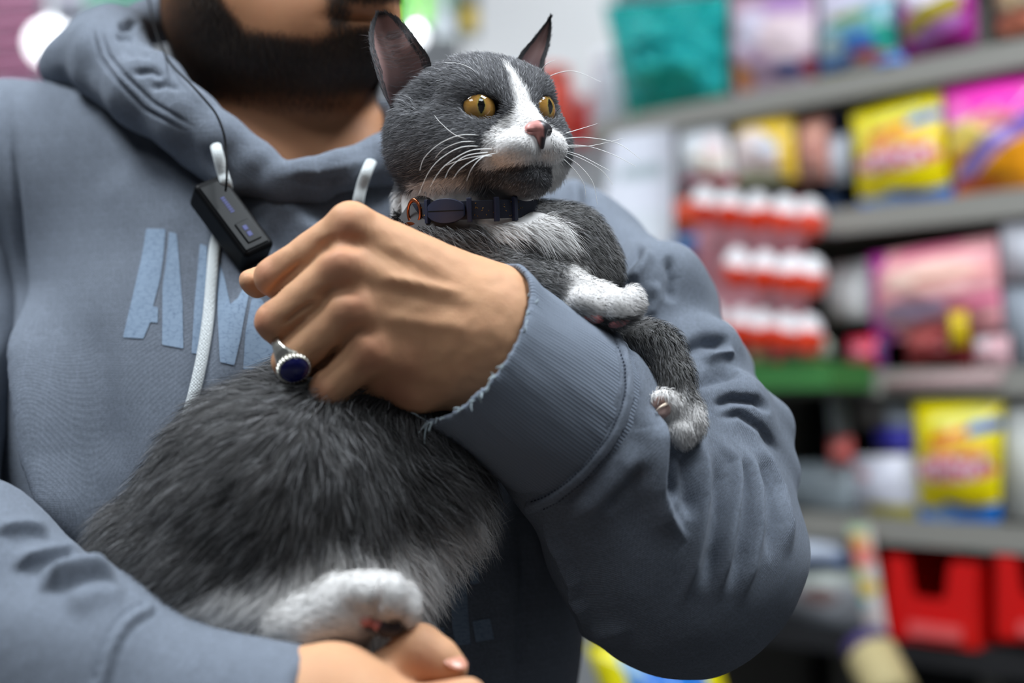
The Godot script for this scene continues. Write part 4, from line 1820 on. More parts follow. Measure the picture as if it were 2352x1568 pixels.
func cat_whiskers(t: Node3D) -> void:
	var wm := mat(Color(0.95, 0.95, 0.94), 0.4)
	# each: points in the photograph's frame with depths
	var list := [
		[[1116, 312, 0.785], [1060, 310, 0.775], [1010, 330, 0.775], [975, 362, 0.775], [964, 392, 0.775]],
		[[1108, 326, 0.784], [1060, 326, 0.776], [1020, 342, 0.776], [1000, 362, 0.778]],
		[[1108, 336, 0.783], [1060, 338, 0.773], [1015, 362, 0.772], [985, 395, 0.772], [962, 445, 0.775]],
		[[1130, 342, 0.781], [1080, 346, 0.772], [1030, 374, 0.770], [1005, 400, 0.770], [988, 430, 0.772]],
		[[1120, 350, 0.781], [1070, 358, 0.773], [1035, 385, 0.772], [1022, 410, 0.772]],
		[[1140, 352, 0.780], [1110, 360, 0.772], [1085, 385, 0.770], [1072, 415, 0.772]],
		[[1118, 356, 0.781], [1080, 362, 0.775], [1045, 372, 0.775], [1025, 380, 0.776]],
		[[1105, 326, 0.785], [1050, 312, 0.780], [1015, 285, 0.782], [998, 265, 0.785]],
		[[1108, 186, 0.795], [1085, 160, 0.790], [1055, 146, 0.790], [1022, 144, 0.795]],
		[[1112, 170, 0.796], [1108, 155, 0.792], [1106, 140, 0.790]],
		[[1298, 318, 0.80], [1350, 316, 0.80], [1420, 330, 0.80], [1474, 368, 0.80]],
		[[1298, 334, 0.80], [1350, 336, 0.80], [1410, 356, 0.80], [1460, 382, 0.80]],
		[[1296, 338, 0.80], [1350, 336, 0.80], [1400, 326, 0.80], [1430, 318, 0.80]],
		[[1290, 348, 0.80], [1330, 362, 0.80], [1380, 390, 0.80], [1408, 424, 0.80]],
		[[1288, 352, 0.80], [1330, 380, 0.80], [1362, 420, 0.80], [1372, 470, 0.80]],
		[[1286, 358, 0.80], [1315, 385, 0.80], [1340, 420, 0.80], [1346, 455, 0.80]],
		[[1292, 345, 0.80], [1330, 356, 0.80], [1370, 376, 0.80], [1400, 392, 0.80]],
		[[1246, 188, 0.83], [1275, 170, 0.825], [1320, 164, 0.825], [1380, 188, 0.825]],
		[[1234, 178, 0.83], [1252, 150, 0.825], [1275, 138, 0.825]],
		[[1300, 306, 0.80], [1340, 294, 0.80], [1372, 284, 0.80]],
		[[1130, 358, 0.780], [1100, 362, 0.772], [1060, 386, 0.770], [1040, 412, 0.772]],
	]
	for w in list:
		var pts := []
		for q in w:
			pts.append(P(q[0], q[1], q[2]))
		var c := smooth_curve(pts, 7)
		var rs := PackedFloat32Array()
		for i in c.size():
			rs.append(lerpf(0.00030, 0.00009, float(i) / (c.size() - 1)))
		put("whisker", to_mesh(shift(tube(c, rs, 5), cat_at)), wm, t)


func cat_pads(t: Node3D) -> void:
	var pink := mat(Color(0.70, 0.42, 0.42), 0.5)
	var black := mat(Color(0.13, 0.10, 0.12), 0.5)
	for p in [[1362, 731, 0.7740, 0.0062, 0.0028, -0.15, pink], [1422, 741, 0.7740, 0.0062, 0.0026, 0.25, pink],
			[836, 1418, 0.6945, 0.0050, 0.0042, -0.7, pink], [868, 1432, 0.696, 0.0045, 0.0036, -0.5, pink], [900, 1440, 0.6945, 0.0075, 0.0052, 0.3, black]]:
		var s := SphereMesh.new()
		s.radius = 1.0
		s.height = 2.0
		s.radial_segments = 24
		s.rings = 12
		var o := put("paw_pad", s, p[6], t)
		o.transform = Transform3D(Basis(Vector3(0, 0, 1), p[5]) * Basis.from_scale(Vector3(p[3], p[4], 0.0036)), P(p[0], p[1], p[2]) - cat_at)
	var horn := mat(Color(0.86, 0.78, 0.70), 0.3)
	for w in [[[1530, 928, 0.7665], [1518, 934, 0.7615], [1507, 944, 0.7625]], [[1497, 836, 0.789], [1491, 846, 0.786], [1486, 860, 0.786]]]:
		var pts := []
		for q in w:
			pts.append(P(q[0], q[1], q[2]))
		var c := smooth_curve(pts, 6)
		var rs := PackedFloat32Array()
		for i in c.size():
			rs.append(lerpf(0.0011, 0.0003, float(i) / (c.size() - 1)))
		put("claw", to_mesh(shift(tube(c, rs, 8), cat_at)), horn, t)


# ---------------------------------------------------------------- the shop behind him
# The wall of shelves runs obliquely to the right: sx along it, sn out of it towards the aisle.
var s_o: Vector3
var s_u: Vector3
var s_n: Vector3

func shelf_frame() -> void:
	s_o = P(1680, 926, 2.1)
	s_u = (P(2352, 926, 1.77) - s_o)
	s_u.y = 0.0
	s_u = s_u.normalized()
	s_n = s_u.cross(Vector3.UP).normalized()
	if s_n.dot(cam_pos - s_o) < 0.0:
		s_n = -s_n


# where the line of sight through a pixel meets the plane t in front of (or behind) the shelf fronts
func SP(px: float, py: float, t := 0.0) -> Vector3:
	var dir := P(px, py, 1.0) - cam_pos
	var k := (s_o + s_n * t - cam_pos).dot(s_n) / dir.dot(s_n)
	return cam_pos + dir * k


func shelf_box(called: String, s0: float, s1: float, y0: float, y1: float, t0: float, t1: float, m: Material, parent: Node3D) -> MeshInstance3D:
	var b := BoxMesh.new()
	b.size = Vector3(s1 - s0, y1 - y0, absf(t1 - t0))
	var o := put(called, b, m, parent)
	o.transform = Transform3D(Basis(s_u, Vector3.UP, s_u.cross(Vector3.UP)), s_o + s_u * (s0 + s1) / 2 + s_n * (t0 + t1) / 2 + Vector3.UP * ((y0 + y1) / 2 - s_o.y) - parent.position)
	return o


func print_of(base: String, ops: Array, w := 64, h := 88) -> ImageTexture:
	var im := Image.create(w, h, false, Image.FORMAT_RGBA8)
	im.fill(Color(base))
	for o in ops:
		var c := Color(o[o.size() - 1])
		if o[0] == "r":
			im.fill_rect(Rect2i(int(o[1] * w), int(o[2] * h), int(ceil(o[3] * w)), int(ceil(o[4] * h))), c)
		else:
			for y in h:
				for x in w:
					var u := (x + 0.5) / w
					var v := (y + 0.5) / h
					if o[0] == "e":
						if pow((u - o[1]) / o[3], 2.0) + pow((v - o[2]) / o[4], 2.0) < 1.0:
							im.set_pixel(x, y, c)
					else:
						var a := Vector2(o[1], o[2])
						var b := Vector2(o[3], o[4]) - a
						var t := clampf((Vector2(u, v) - a).dot(b) / b.length_squared(), 0, 1)
						if (Vector2(u, v) - a - b * t).length() < o[5]:
							im.set_pixel(x, y, c)
	return ImageTexture.create_from_image(im)


# a sealed pillow bag stretched between four corners (tl, tr, br, bl), swelling along out
func bag(called: String, label: String, cat_word: String, q: Array, out: Vector3, swell: float, m: Material, group := "", crumple := 0.15) -> MeshInstance3D:
	var nu := 18
	var nv := 22
	var v := PackedVector3Array()
	var uv := PackedVector2Array()
	var ix := PackedInt32Array()
	var c: Vector3 = (q[0] + q[1] + q[2] + q[3]) / 4.0
	var nz := FastNoiseLite.new()
	nz.seed = hash(called + label) % 1000
	nz.frequency = 1.0
	for side in 2:
		for j in nv + 1:
			for i in nu + 1:
				var a := float(i) / nu
				var b := float(j) / nv
				var p: Vector3 = q[0].lerp(q[1], a).lerp(q[3].lerp(q[2], a), b)
				var e := clampf((0.5 - absf(b - 0.5) - 0.05) / 0.45, 0.0, 1.0)
				var f := pow(sin(PI * clampf(a, 0, 1)), 0.6) * pow(sin(PI * 0.5 * e), 0.7)
				var wob := 1.0 + crumple * 2.0 * nz.get_noise_2d(a * 4.0 + side * 9, b * 5.0)
				var pinch := 1.0 - 0.05 * sin(PI * a) * (1.0 - e)
				v.append(p + out * ((1.0 if side == 0 else -0.7) * (swell * f * wob + 0.0006)) - c)
				uv.append(Vector2(a, b))
	var row := nu + 1
	for side in 2:
		for j in nv:
			for i in nu:
				var p0 := side * row * (nv + 1) + j * row + i
				if side == 0:
					ix.append_array([p0, p0 + 1, p0 + row, p0 + 1, p0 + row + 1, p0 + row])
				else:
					ix.append_array([p0, p0 + row, p0 + 1, p0 + 1, p0 + row, p0 + row + 1])
	var d := {"v": v, "i": ix, "uv": uv}
	normals(d)
	if d.n[(nv / 2) * row + nu / 2].dot(out) < 0.0:
		for k in range(0, ix.size(), 3):
			var z := ix[k]
			ix[k] = ix[k + 1]
			ix[k + 1] = z
		d.i = ix
		normals(d)
	var o := put(called, to_mesh(d), m)
	o.position = c
	tag(o, label, cat_word, group)
	return o


func foil(tex: Texture2D, rough := 0.35, metal := 0.0) -> StandardMaterial3D:
	var m := mat(Color(1, 1, 1), rough, metal)
	m.albedo_texture = tex
	return m


# a carton with a printed front between four corners, depth behind it
func carton(called: String, label: String, cat_word: String, q: Array, back: Vector3, m: Material, group := "") -> MeshInstance3D:
	var c: Vector3 = (q[0] + q[1] + q[2] + q[3]) / 4.0
	var st := SurfaceTool.new()
	st.begin(Mesh.PRIMITIVE_TRIANGLES)
	var w := [Vector2(0, 0), Vector2(1, 0), Vector2(1, 1), Vector2(0, 1)]
	var p := []
	for k in 4:
		p.append(q[k] - c)
	for k in 4:
		p.append(q[k] + back - c)
	for f in [[0, 1, 2, 3], [5, 4, 7, 6], [4, 0, 3, 7], [1, 5, 6, 2], [4, 5, 1, 0], [3, 2, 6, 7]]:
		for k in [0, 1, 2, 0, 2, 3]:
			st.set_uv(w[k])
			st.add_vertex(p[f[k]])
	st.generate_normals()
	var o := put(called, st.commit(), m)
	o.position = c
	tag(o, label, cat_word, group)
	return o


var boards := []

# four corners on a plane of the shelves; what would sink into a shelf board stands on it
func SQ(list: Array, t: float) -> Array:
	var out := []
	t = t * 0.4 if t < 0.0 else t
	for k in range(0, list.size(), 2):
		out.append(SP(list[k], list[k + 1], t))
	var mid: float = (out[0].y + out[1].y + out[2].y + out[3].y) / 4.0
	for y in boards:
		for k in 4:
			if t < 0.012:
				if k > 1 and y < mid and out[k].y < y + 0.011:
					out[k].y = y + 0.011
				if k < 2 and y > mid and out[k].y > y - 0.022:
					out[k].y = y - 0.022
	return out


func FQ(list: Array, d: float) -> Array:
	var out := []
	for k in range(0, list.size(), 2):
		out.append(P(list[k], list[k + 1], d))
	return out


func shop_things() -> void:
	shelf_frame()
	var grey := mat(Color(0.57, 0.56, 0.53), 0.5)
	var dark := mat(Color(0.09, 0.09, 0.10), 0.7)
	var at := s_o + s_n * -0.17
	at.y = 0.0
	var t := thing("shelving_unit", "grey steel shop shelving with sloping rows of sweets and crisps", "shelves", at)
	var y_of := func(px: float, py: float) -> float: return SP(px, py, 0.0).y
	var yl := [y_of.call(2000, 186), y_of.call(2100, 488), y_of.call(2150, 872), y_of.call(2200, 1222), y_of.call(2200, 1500)]
	boards = yl
	shelf_box("back_panel", -0.27, 1.1, 0.05, 2.15, -0.34, -0.36, dark, t)
	for y in yl:
		var sm: Material = dark if y == yl[4] else grey
		shelf_box("shelf_board", -0.27, 1.1, y - 0.012, y + 0.008, 0.0, -0.34, sm, t)
		shelf_box("price_rail", -0.27, 1.1, y - 0.020, y + 0.014, 0.012, 0.0, sm, t)
	shelf_box("shelf_board", -0.27, 1.1, 1.98, 2.0, 0.0, -0.34, grey, t)
	shelf_box("plinth", -0.27, 1.1, 0.0, 0.16, -0.02, -0.34, dark, t)
	for px in [1925.0, 2262.0]:
		var s: float = (SP(px, 926, -0.30) - s_o).dot(s_u)
		shelf_box("upright", s - 0.014, s + 0.014, 0.0, 2.15, -0.30, -0.34, grey, t)
	var s15: float = (SP(1549, 926, 0.0) - s_o).dot(s_u)
	shelf_box("upright", s15 - 0.012, s15 + 0.012, 0.0, yl[0], -0.02, -0.34, grey, t)
	top_row()
	second_row()
	lower_rows()
	egg_stand()
	left_side()


func top_row() -> void:
	var n := s_n
	var teal := foil(print_of("00b3ad", [["e", 0.2, 0.35, 0.16, 0.2, "00bdb6"], ["e", 0.55, 0.75, 0.3, 0.12, "00a894"], ["r", 0.0, 0.9, 1.0, 0.1, "12a08a"]]), 0.16, 0.35)
	teal.normal_enabled = true
	var tn := noise_tex(0.05, Color.BLACK, Color.WHITE, 6, 128)
	tn.as_normal_map = true
	tn.bump_strength = 10.0
	teal.normal_texture = tn
	bag("snack_bag", "shiny teal bag hanging above the sweets beside the white wall", "bag", SQ([1388, 10, 1670, -14, 1668, 232, 1440, 268], -0.05), n, 0.045, teal, "", 0.3)
	bag("snack_bag", "lilac and pale pink bag right beside the teal bag", "bag", SQ([1676, -8, 1872, -20, 1878, 188, 1690, 216], -0.06), n, 0.035,
		foil(print_of("c9a9c0", [["e", 0.35, 0.4, 0.26, 0.2, "dcd4e6"], ["e", 0.75, 0.5, 0.26, 0.25, "e6cfd4"], ["e", 0.7, 0.12, 0.25, 0.14, "b48cc0"], ["e", 0.15, 0.85, 0.14, 0.14, "d98a50"], ["e", 0.75, 0.85, 0.2, 0.08, "4a5a8c"], ["e", 0.95, 0.85, 0.1, 0.12, "8c3a48"], ["r", 0, 0.0, 0.16, 0.5, "c39aa8"]]), 0.3))
	bag("snack_bag", "white and teal bag with a blue lower half on the top shelf", "bag", SQ([1884, -20, 2052, -40, 2072, 164, 1886, 186], -0.05), n, 0.035,
		foil(print_of("d0cbdd", [["l", 0.1, 0.62, 0.95, 0.3, 0.14, "6da8b4"], ["e", 0.85, 0.62, 0.2, 0.18, "1f9a86"], ["l", 0.0, 0.9, 0.7, 0.66, 0.12, "3a70b8"], ["e", 0.25, 0.68, 0.22, 0.12, "b2cdd0"], ["e", 0.7, 0.82, 0.2, 0.07, "cc6a5e"], ["r", 0.0, 0.93, 1, 0.07, "7c7a3a"], ["e", 0.95, 0.92, 0.12, 0.1, "2d7edc"], ["l", 0.35, 0.42, 0.7, 0.36, 0.05, "8c9a4a"]]), 0.3))
	bag("snack_bag", "magenta bag with a white head and olive patch", "bag", SQ([2056, -60, 2240, -86, 2244, 104, 2078, 142], -0.04), n, 0.035,
		foil(print_of("a8258c", [["e", 0.5, 0.3, 0.34, 0.26, "e2d8e8"], ["l", 0.25, 0.72, 0.8, 0.5, 0.11, "a8961c"], ["l", 0.3, 0.85, 0.85, 0.68, 0.07, "b878c0"], ["r", 0, 0.9, 1, 0.1, "7c2460"]]), 0.3))
	bag("snack_bag", "brown and orange bag at the end of the top shelf", "bag", SQ([2284, -60, 2420, -80, 2424, 84, 2290, 108], -0.04), n, 0.03,
		foil(print_of("5e4a42", [["e", 0.4, 0.45, 0.4, 0.16, "a58a68"], ["e", 0.5, 0.78, 0.45, 0.14, "e08468"]]), 0.4))
	bag("sweet_packet", "small bright blue packet lying at the shelf edge", "packet", SQ([2010, 140, 2076, 124, 2082, 168, 2016, 180], 0.005), n, 0.012, foil(print_of("2c78d8", [["e", 0.5, 0.5, 0.3, 0.2, "6aa8ee"]]), 0.3))


func second_row() -> void:
	var n := s_n
	bag("crisp_bag", "yellow crisp bag with red slash, pink lettering and blue foot on the second shelf", "bag", SQ([1956, 262, 2160, 204, 2190, 470, 1976, 496], -0.02), n, 0.035, crisps(), "yellow and blue crisp bags")
	bag("snack_bag", "pink and orange bag with a slanting purple band", "bag", SQ([2162, 172, 2380, 128, 2384, 436, 2196, 456], -0.02), n, 0.035,
		foil(print_of("f09c18", [["r", 0, 0, 1, 0.36, "ee3cb4"], ["r", 0, 0.36, 1, 0.12, "dc8cc4"], ["l", 0.0, 0.56, 0.6, 0.44, 0.12, "ecd060"], ["l", 0.05, 0.92, 1.0, 0.40, 0.085, "8a6cc0"], ["l", 0.2, 0.82, 0.8, 0.5, 0.02, "c8b4e4"], ["e", 0.65, 0.4, 0.22, 0.07, "d06a70"], ["e", 0.3, 0.95, 0.3, 0.1, "e06414"], ["r", 0.2, 0.95, 0.8, 0.05, "c87430"]]), 0.3))
	bag("sweet_bag", "cream and yellow bag standing over the egg display", "bag", SQ([1690, 268, 1822, 232, 1832, 410, 1690, 420], -0.025), n, 0.03,
		foil(print_of("f0c83c", [["e", 0.35, 0.62, 0.5, 0.42, "f2e0dc"], ["e", 0.7, 0.5, 0.12, 0.1, "ccd8e8"], ["e", 0.4, 0.95, 0.4, 0.12, "e6f0c8"]]), 0.35))
	bag("sweet_pouch", "dusty pink pouch beside the cream and yellow bag", "pouch", SQ([1838, 282, 1902, 268, 1906, 410, 1836, 418], -0.04), n, 0.02, foil(print_of("c98a7c", [["e", 0.5, 0.2, 0.4, 0.15, "d89a84"], ["e", 0.5, 0.9, 0.4, 0.2, "b08478"]]), 0.4))
	bag("sweet_pouch", "pale grey pouch next to the yellow crisp bag", "pouch", SQ([1906, 316, 1950, 306, 1952, 414, 1908, 420], -0.06), n, 0.015, foil(print_of("c4c8d2", [["r", 0, 0.8, 1, 0.2, "aab2bc"]]), 0.4))
	carton("blue_tag", "dark blue card hanging over the pink pouch", "card", SQ([1892, 232, 1934, 226, 1932, 296, 1894, 300], -0.15), s_n * -0.004, mat(Color("1c4c9c"), 0.5))
	carton("blue_box", "narrow navy box below the pale grey pouch", "box", SQ([1888, 424, 1920, 420, 1922, 496, 1890, 500], -0.12), s_n * -0.05, mat(Color("2c4870"), 0.5))


func crisps() -> StandardMaterial3D:
	if not M.has("crisps"):
		var ops := [["r", 0, 0.84, 1, 0.16, "0a78dc"], ["e", 0.2, 0.83, 0.24, 0.06, "f0d800"], ["e", 0.72, 0.82, 0.3, 0.06, "f0d800"], ["l", 0.34, 0.34, 0.95, 0.24, 0.035, "d84a2c"], ["l", 0.75, 0.26, 0.95, 0.22, 0.05, "2c6cc8"],
			["l", 0.3, 0.2, 0.8, 0.14, 0.05, "dcd870"], ["e", 0.6, 0.44, 0.36, 0.08, "f4b24c"], ["e", 0.52, 0.58, 0.46, 0.11, "dc6478"], ["r", 0.0, 0.0, 1.0, 0.03, "d8c400"], ["e", 0.3, 0.94, 0.2, 0.05, "8cb4ec"]]
		for k in 9:
			ops.append(["e", 0.16 + k * 0.09, 0.55 + 0.03 * sin(k * 2.1), 0.034, 0.045, "f2dce4"])
		for k in 7:
			ops.append(["e", 0.24 + k * 0.09, 0.63 + 0.02 * sin(k * 1.7), 0.03, 0.03, "f2dce4"])
		M.crisps = foil(print_of("f0de04", ops, 96, 128), 0.3)
	return M.crisps


func lower_rows() -> void:
	var n := s_n
	bag("sweet_bag", "large pink bag with cream lettering and purple edge on the third shelf", "bag", SQ([1996, 588, 2290, 540, 2304, 748, 2004, 790], -0.03), n, 0.035,
		foil(print_of("f0a8ac", [["r", 0, 0, 0.1, 1.0, "c050a8"], ["e", 0.06, 0.1, 0.1, 0.14, "a8108c"], ["e", 0.1, 0.92, 0.12, 0.12, "9c2894"], ["e", 0.55, 0.36, 0.36, 0.16, "f2ccbc"], ["e", 0.4, 0.72, 0.3, 0.12, "b49ab4"], ["l", 0.5, 0.42, 0.95, 0.36, 0.035, "e08878"], ["l", 0.7, 0.75, 0.95, 0.68, 0.05, "dc5c8c"], ["l", 0.3, 0.08, 0.7, 0.02, 0.05, "e87898"]]), 0.35))
	carton("white_box", "plain white box standing left of the large pink bag", "box", SQ([1896, 612, 1984, 600, 1986, 728, 1898, 736], -0.06), s_n * -0.08, mat(Color("e8eae8"), 0.6))
	carton("white_carton", "white carton with a bluish front at the end of the third shelf", "box", SQ([2300, 486, 2420, 474, 2420, 640, 2302, 646], -0.01), s_n * -0.1, mat(Color("e2e4ec"), 0.5))
	carton("grey_carton", "grey carton under the bluish white one", "box", SQ([2306, 656, 2420, 654, 2420, 850, 2308, 850], -0.03), s_n * -0.1, mat(Color("9aa4ae"), 0.5))
	bag("sweet_packet", "dark red packet lying below the large pink bag", "packet", SQ([2080, 762, 2230, 742, 2234, 846, 2086, 858], -0.015), n, 0.02, foil(print_of("7c2426", [["e", 0.3, 0.2, 0.3, 0.2, "a8504c"]]), 0.4))
	bag("sweet_packet", "small yellow packet clipped on the dark red one", "packet", SQ([2180, 716, 2222, 712, 2226, 792, 2182, 796], 0.02), n, 0.01, foil(print_of("d8b400", [["e", 0.5, 0.5, 0.3, 0.3, "e8cc20"]]), 0.35))
	bag("sweet_packet", "red packet at the left end of the third shelf", "packet", SQ([1946, 776, 2032, 768, 2036, 850, 1950, 856], -0.02), n, 0.018, foil(print_of("dc3450", [["e", 0.45, 0.45, 0.26, 0.26, "e8788c"], ["r", 0.85, 0, 0.15, 1, "6a3c78"]]), 0.35))
	bag("sweet_packet", "pale pink packet beside the dark red one", "packet", SQ([2236, 776, 2320, 768, 2322, 852, 2240, 858], -0.02), n, 0.015, foil(print_of("d8aab0", [["e", 0.3, 0.2, 0.2, 0.15, "d8d4d8"]]), 0.4))
	carton("price_strip", "dusty pink card strip along the third shelf", "card", SQ([2030, 868, 2300, 850, 2300, 884, 2030, 900], 0.016), s_n * -0.003, mat(Color("b89a98"), 0.6))
	# fourth shelf
	bag("crisp_bag", "yellow crisp bag with blue foot on the lower shelf in front of the white board", "bag", SQ([2098, 896, 2308, 878, 2296, 1196, 2112, 1204], -0.01), n, 0.035, crisps(), "yellow and blue crisp bags")
	carton("white_board", "plain white board at the end of the lower shelf", "board", SQ([2308, 880, 2430, 876, 2430, 1200, 2300, 1194], -0.03), s_n * -0.02, mat(Color("e4e6e2"), 0.6))
	carton("sweet_carton", "white carton with yellow foot left of the lower crisp bag", "box", SQ([1956, 1048, 2100, 1044, 2106, 1204, 1972, 1204], -0.03), s_n * -0.1,
		foil(print_of("dcdce8", [["r", 0.2, 0.78, 0.8, 0.22, "c8bc3c"], ["e", 0.15, 0.3, 0.1, 0.1, "d89a9a"], ["e", 0.68, 0.42, 0.1, 0.12, "c0c0cc"]]), 0.5))
	carton("purple_box", "deep violet blue box on the white carton", "box", SQ([2008, 986, 2100, 982, 2102, 1042, 2010, 1044], -0.04), s_n * -0.08, mat(Color("3430a4"), 0.5))
	carton("grey_box", "grey box with a pale corner above the violet box", "box", SQ([1968, 902, 2096, 896, 2098, 978, 1972, 982], -0.06), s_n * -0.08, foil(print_of("9a948e", [["r", 0.5, 0.15, 0.5, 0.85, "c8d2d8"]]), 0.6))
	carton("card_strip", "upright pale grey strip beside the dark gap", "strip", SQ([1898, 862, 1940, 860, 1946, 1008, 1908, 1010], 0.0), s_n * -0.006, mat(Color("aab0b0"), 0.6))
	bag("sweet_packet", "small red packet at the foot of the grey strip", "packet", SQ([1904, 1006, 1958, 1002, 1960, 1066, 1908, 1068], 0.01), n, 0.012, foil(print_of("cc5c58", [["e", 0.5, 0.4, 0.3, 0.25, "dc7c74"]]), 0.4))
	carton("steel_panel", "plain grey panel below the dark gap", "panel", SQ([1790, 1064, 1952, 1062, 1956, 1172, 1790, 1174], -0.02), s_n * -0.1, mat(Color("8c969c"), 0.5))
	bag("sweet_bag", "white bag fading to blue half hidden behind his elbow", "bag", SQ([1786, 1168, 1940, 1166, 1944, 1300, 1790, 1306], -0.01), n, 0.02, foil(print_of("ccd4e2", [["r", 0, 0.62, 1, 0.2, "7ca4dc"], ["r", 0, 0.8, 1, 0.2, "2c5cb0"], ["e", 0.3, 0.4, 0.2, 0.1, "e0ccd8"]]), 0.35))
	# fifth row: red bins and cartons
	for k in 2:
		var px: float = [2030.0, 2282.0][k]
		var q := SQ([px, 1284, px + 216, 1284 + 4, px + 214, 1476, px + 16, 1474], 0.015)
		red_bin(q, ["red picking bin with a deep notch in its front", "red picking bin at the edge of the photograph"][k])
	bag("sweet_strip", "long slanting strip of many coloured sweets before the red bin", "packet", SQ([1946, 1206, 2000, 1204, 2042, 1476, 1996, 1480], 0.03), n, 0.012,
		foil(print_of("d8ccc8", [["e", 0.4, 0.05, 0.5, 0.08, "b4cca4"], ["e", 0.4, 0.16, 0.5, 0.08, "dc9c5c"], ["e", 0.6, 0.27, 0.5, 0.08, "dc7c74"], ["e", 0.3, 0.42, 0.3, 0.08, "9cb44c"], ["e", 0.5, 0.53, 0.5, 0.07, "dcbc54"], ["e", 0.3, 0.64, 0.3, 0.05, "6cb4b4"]]), 0.35))
	carton("clear_carton", "grey carton with a brown spot left of the sweet strip", "box", SQ([1790, 1314, 1966, 1312, 1976, 1462, 1800, 1464], 0.0), s_n * -0.12, foil(print_of("94969a", [["r", 0, 0, 1, 0.22, "b0b6ae"], ["e", 0.5, 0.42, 0.26, 0.16, "6c5450"], ["r", 0, 0.85, 1, 0.15, "7c828a"]]), 0.4))
	var roll := tube(PackedVector3Array([SP(2000, 1500, 0.10), SP(2050, 1600, 0.13)]), PackedFloat32Array([0.032, 0.032]), 24)
	tag(put("paper_roll", to_mesh(roll), mat(Color("b8a878"), 0.7)), "buff paper roll leaning below the red bin", "roll")
	var cap := tube(PackedVector3Array([SP(1985, 1472, 0.095), SP(2000, 1500, 0.10)]), PackedFloat32Array([0.03, 0.0325]), 24)
	tag(put("roll_cap", to_mesh(cap), mat(Color("3c2c64"), 0.6)), "dark violet cap on the buff paper roll", "cap")
	# the bag that shows below his elbow stands nearer, on a low crate
	bag("crisp_bag", "yellow and blue crisp bag standing low behind his elbow", "bag", FQ([1346, 1478, 1640, 1486, 1720, 1760, 1440, 1766], 1.55), Vector3(0, 0.1, 1).normalized(), 0.05,
		foil(print_of("e6da00", [["r", 0.22, 0.0, 0.62, 1.0, "1c6cc4"], ["e", 0.3, 0.1, 0.1, 0.2, "7ca4c8"], ["e", 0.6, 0.4, 0.2, 0.12, "2c84dc"]]), 0.3), "yellow and blue crisp bags")
	var crate := P(1560, 1766, 1.55)
	var cr := box("crate", Vector3(0.42, crate.y, 0.3), Vector3(crate.x, crate.y / 2, crate.z - 0.02), M.dark)
	tag(cr, "low black crate under the yellow and blue bag", "crate")


func red_bin(q: Array, label: String) -> void:
	var red := mat(Color("d40c0a"), 0.35)
	var c: Vector3 = (q[0] + q[1] + q[2] + q[3]) / 4.0
	var t := thing("red_bin", label, "bin", c, "red picking bins on the lowest shelf")
	var w: float = q[0].distance_to(q[1])
	var h: float = q[0].distance_to(q[3])
	# front outline with a notch, in its own plane
	var pl := PackedVector2Array([Vector2(-0.47, -0.5), Vector2(0.47, -0.5), Vector2(0.5, 0.44), Vector2(0.44, 0.5), Vector2(0.24, 0.5), Vector2(0.19, 0.46), Vector2(0.15, 0.08), Vector2(0.11, 0.03), Vector2(-0.16, 0.03), Vector2(-0.20, 0.08), Vector2(-0.25, 0.44), Vector2(-0.29, 0.5), Vector2(-0.46, 0.5), Vector2(-0.5, 0.44)])
	for k in pl.size():
		pl[k] *= Vector2(w, h)
	var b := Basis(s_u, Vector3.UP, s_u.cross(Vector3.UP))
	t.basis = b
	var sgn := 1.0 if b.z.dot(s_n) > 0.0 else -1.0
	for part in [["front", pl, 0.0, 0.004]]:
		var f := CSGPolygon3D.new()
		f.name = "front"
		f.polygon = pl
		f.depth = 0.004
		f.material = red
		t.add_child(f)
	box("side", Vector3(0.004, h, 0.2), Vector3(-w * 0.48, 0, -sgn * 0.1), red, t)
	box("side", Vector3(0.004, h, 0.2), Vector3(w * 0.48, 0, -sgn * 0.1), red, t)
	box("base", Vector3(w * 0.94, 0.004, 0.2), Vector3(0, -h * 0.49, -sgn * 0.1), red, t)
	box("back", Vector3(w * 0.96, h * 0.5, 0.004), Vector3(0, -h * 0.25, -sgn * 0.2), red, t)
	box("label_card", Vector3(w * 0.55, h * 0.16, 0.002), Vector3(w * 0.06, -h * 0.34, sgn * 0.006), mat(Color("e85c5c"), 0.4), t)


func egg_mesh() -> ArrayMesh:
	var v := PackedVector3Array()
	var c := PackedColorArray()
	var ix := PackedInt32Array()
	var rows := 22
	var seg_n := 26
	for i in rows + 1:
		var th := PI * i / rows
		for j in seg_n:
			var ph := TAU * j / seg_n
			var y := cos(th)
			var r := sin(th) * (1.0 - 0.12 * y)
			v.append(Vector3(cos(ph) * r * 0.0215, y * 0.029, sin(ph) * r * 0.0215))
			var line := 0.14 + 0.07 * sin(ph * 3.0)
			c.append(Color(0.86, 0.85, 0.86) if y > line else Color(0.74, 0.045, 0.010))
	for i in rows:
		for j in seg_n:
			var j2 := (j + 1) % seg_n
			var p0 := i * seg_n + j
			var p1 := i * seg_n + j2
			ix.append_array([p0, p1, p0 + seg_n, p1, p1 + seg_n, p0 + seg_n])
	var m := {"v": v, "i": ix, "c": c}
	normals(m)
	if m.n[rows / 2 * seg_n].dot(v[rows / 2 * seg_n]) < 0.0:
		for k in range(0, ix.size(), 3):
			var q := ix[k]
			ix[k] = ix[k + 1]
			ix[k + 1] = q
		m.i = ix
		normals(m)
	return to_mesh(m)


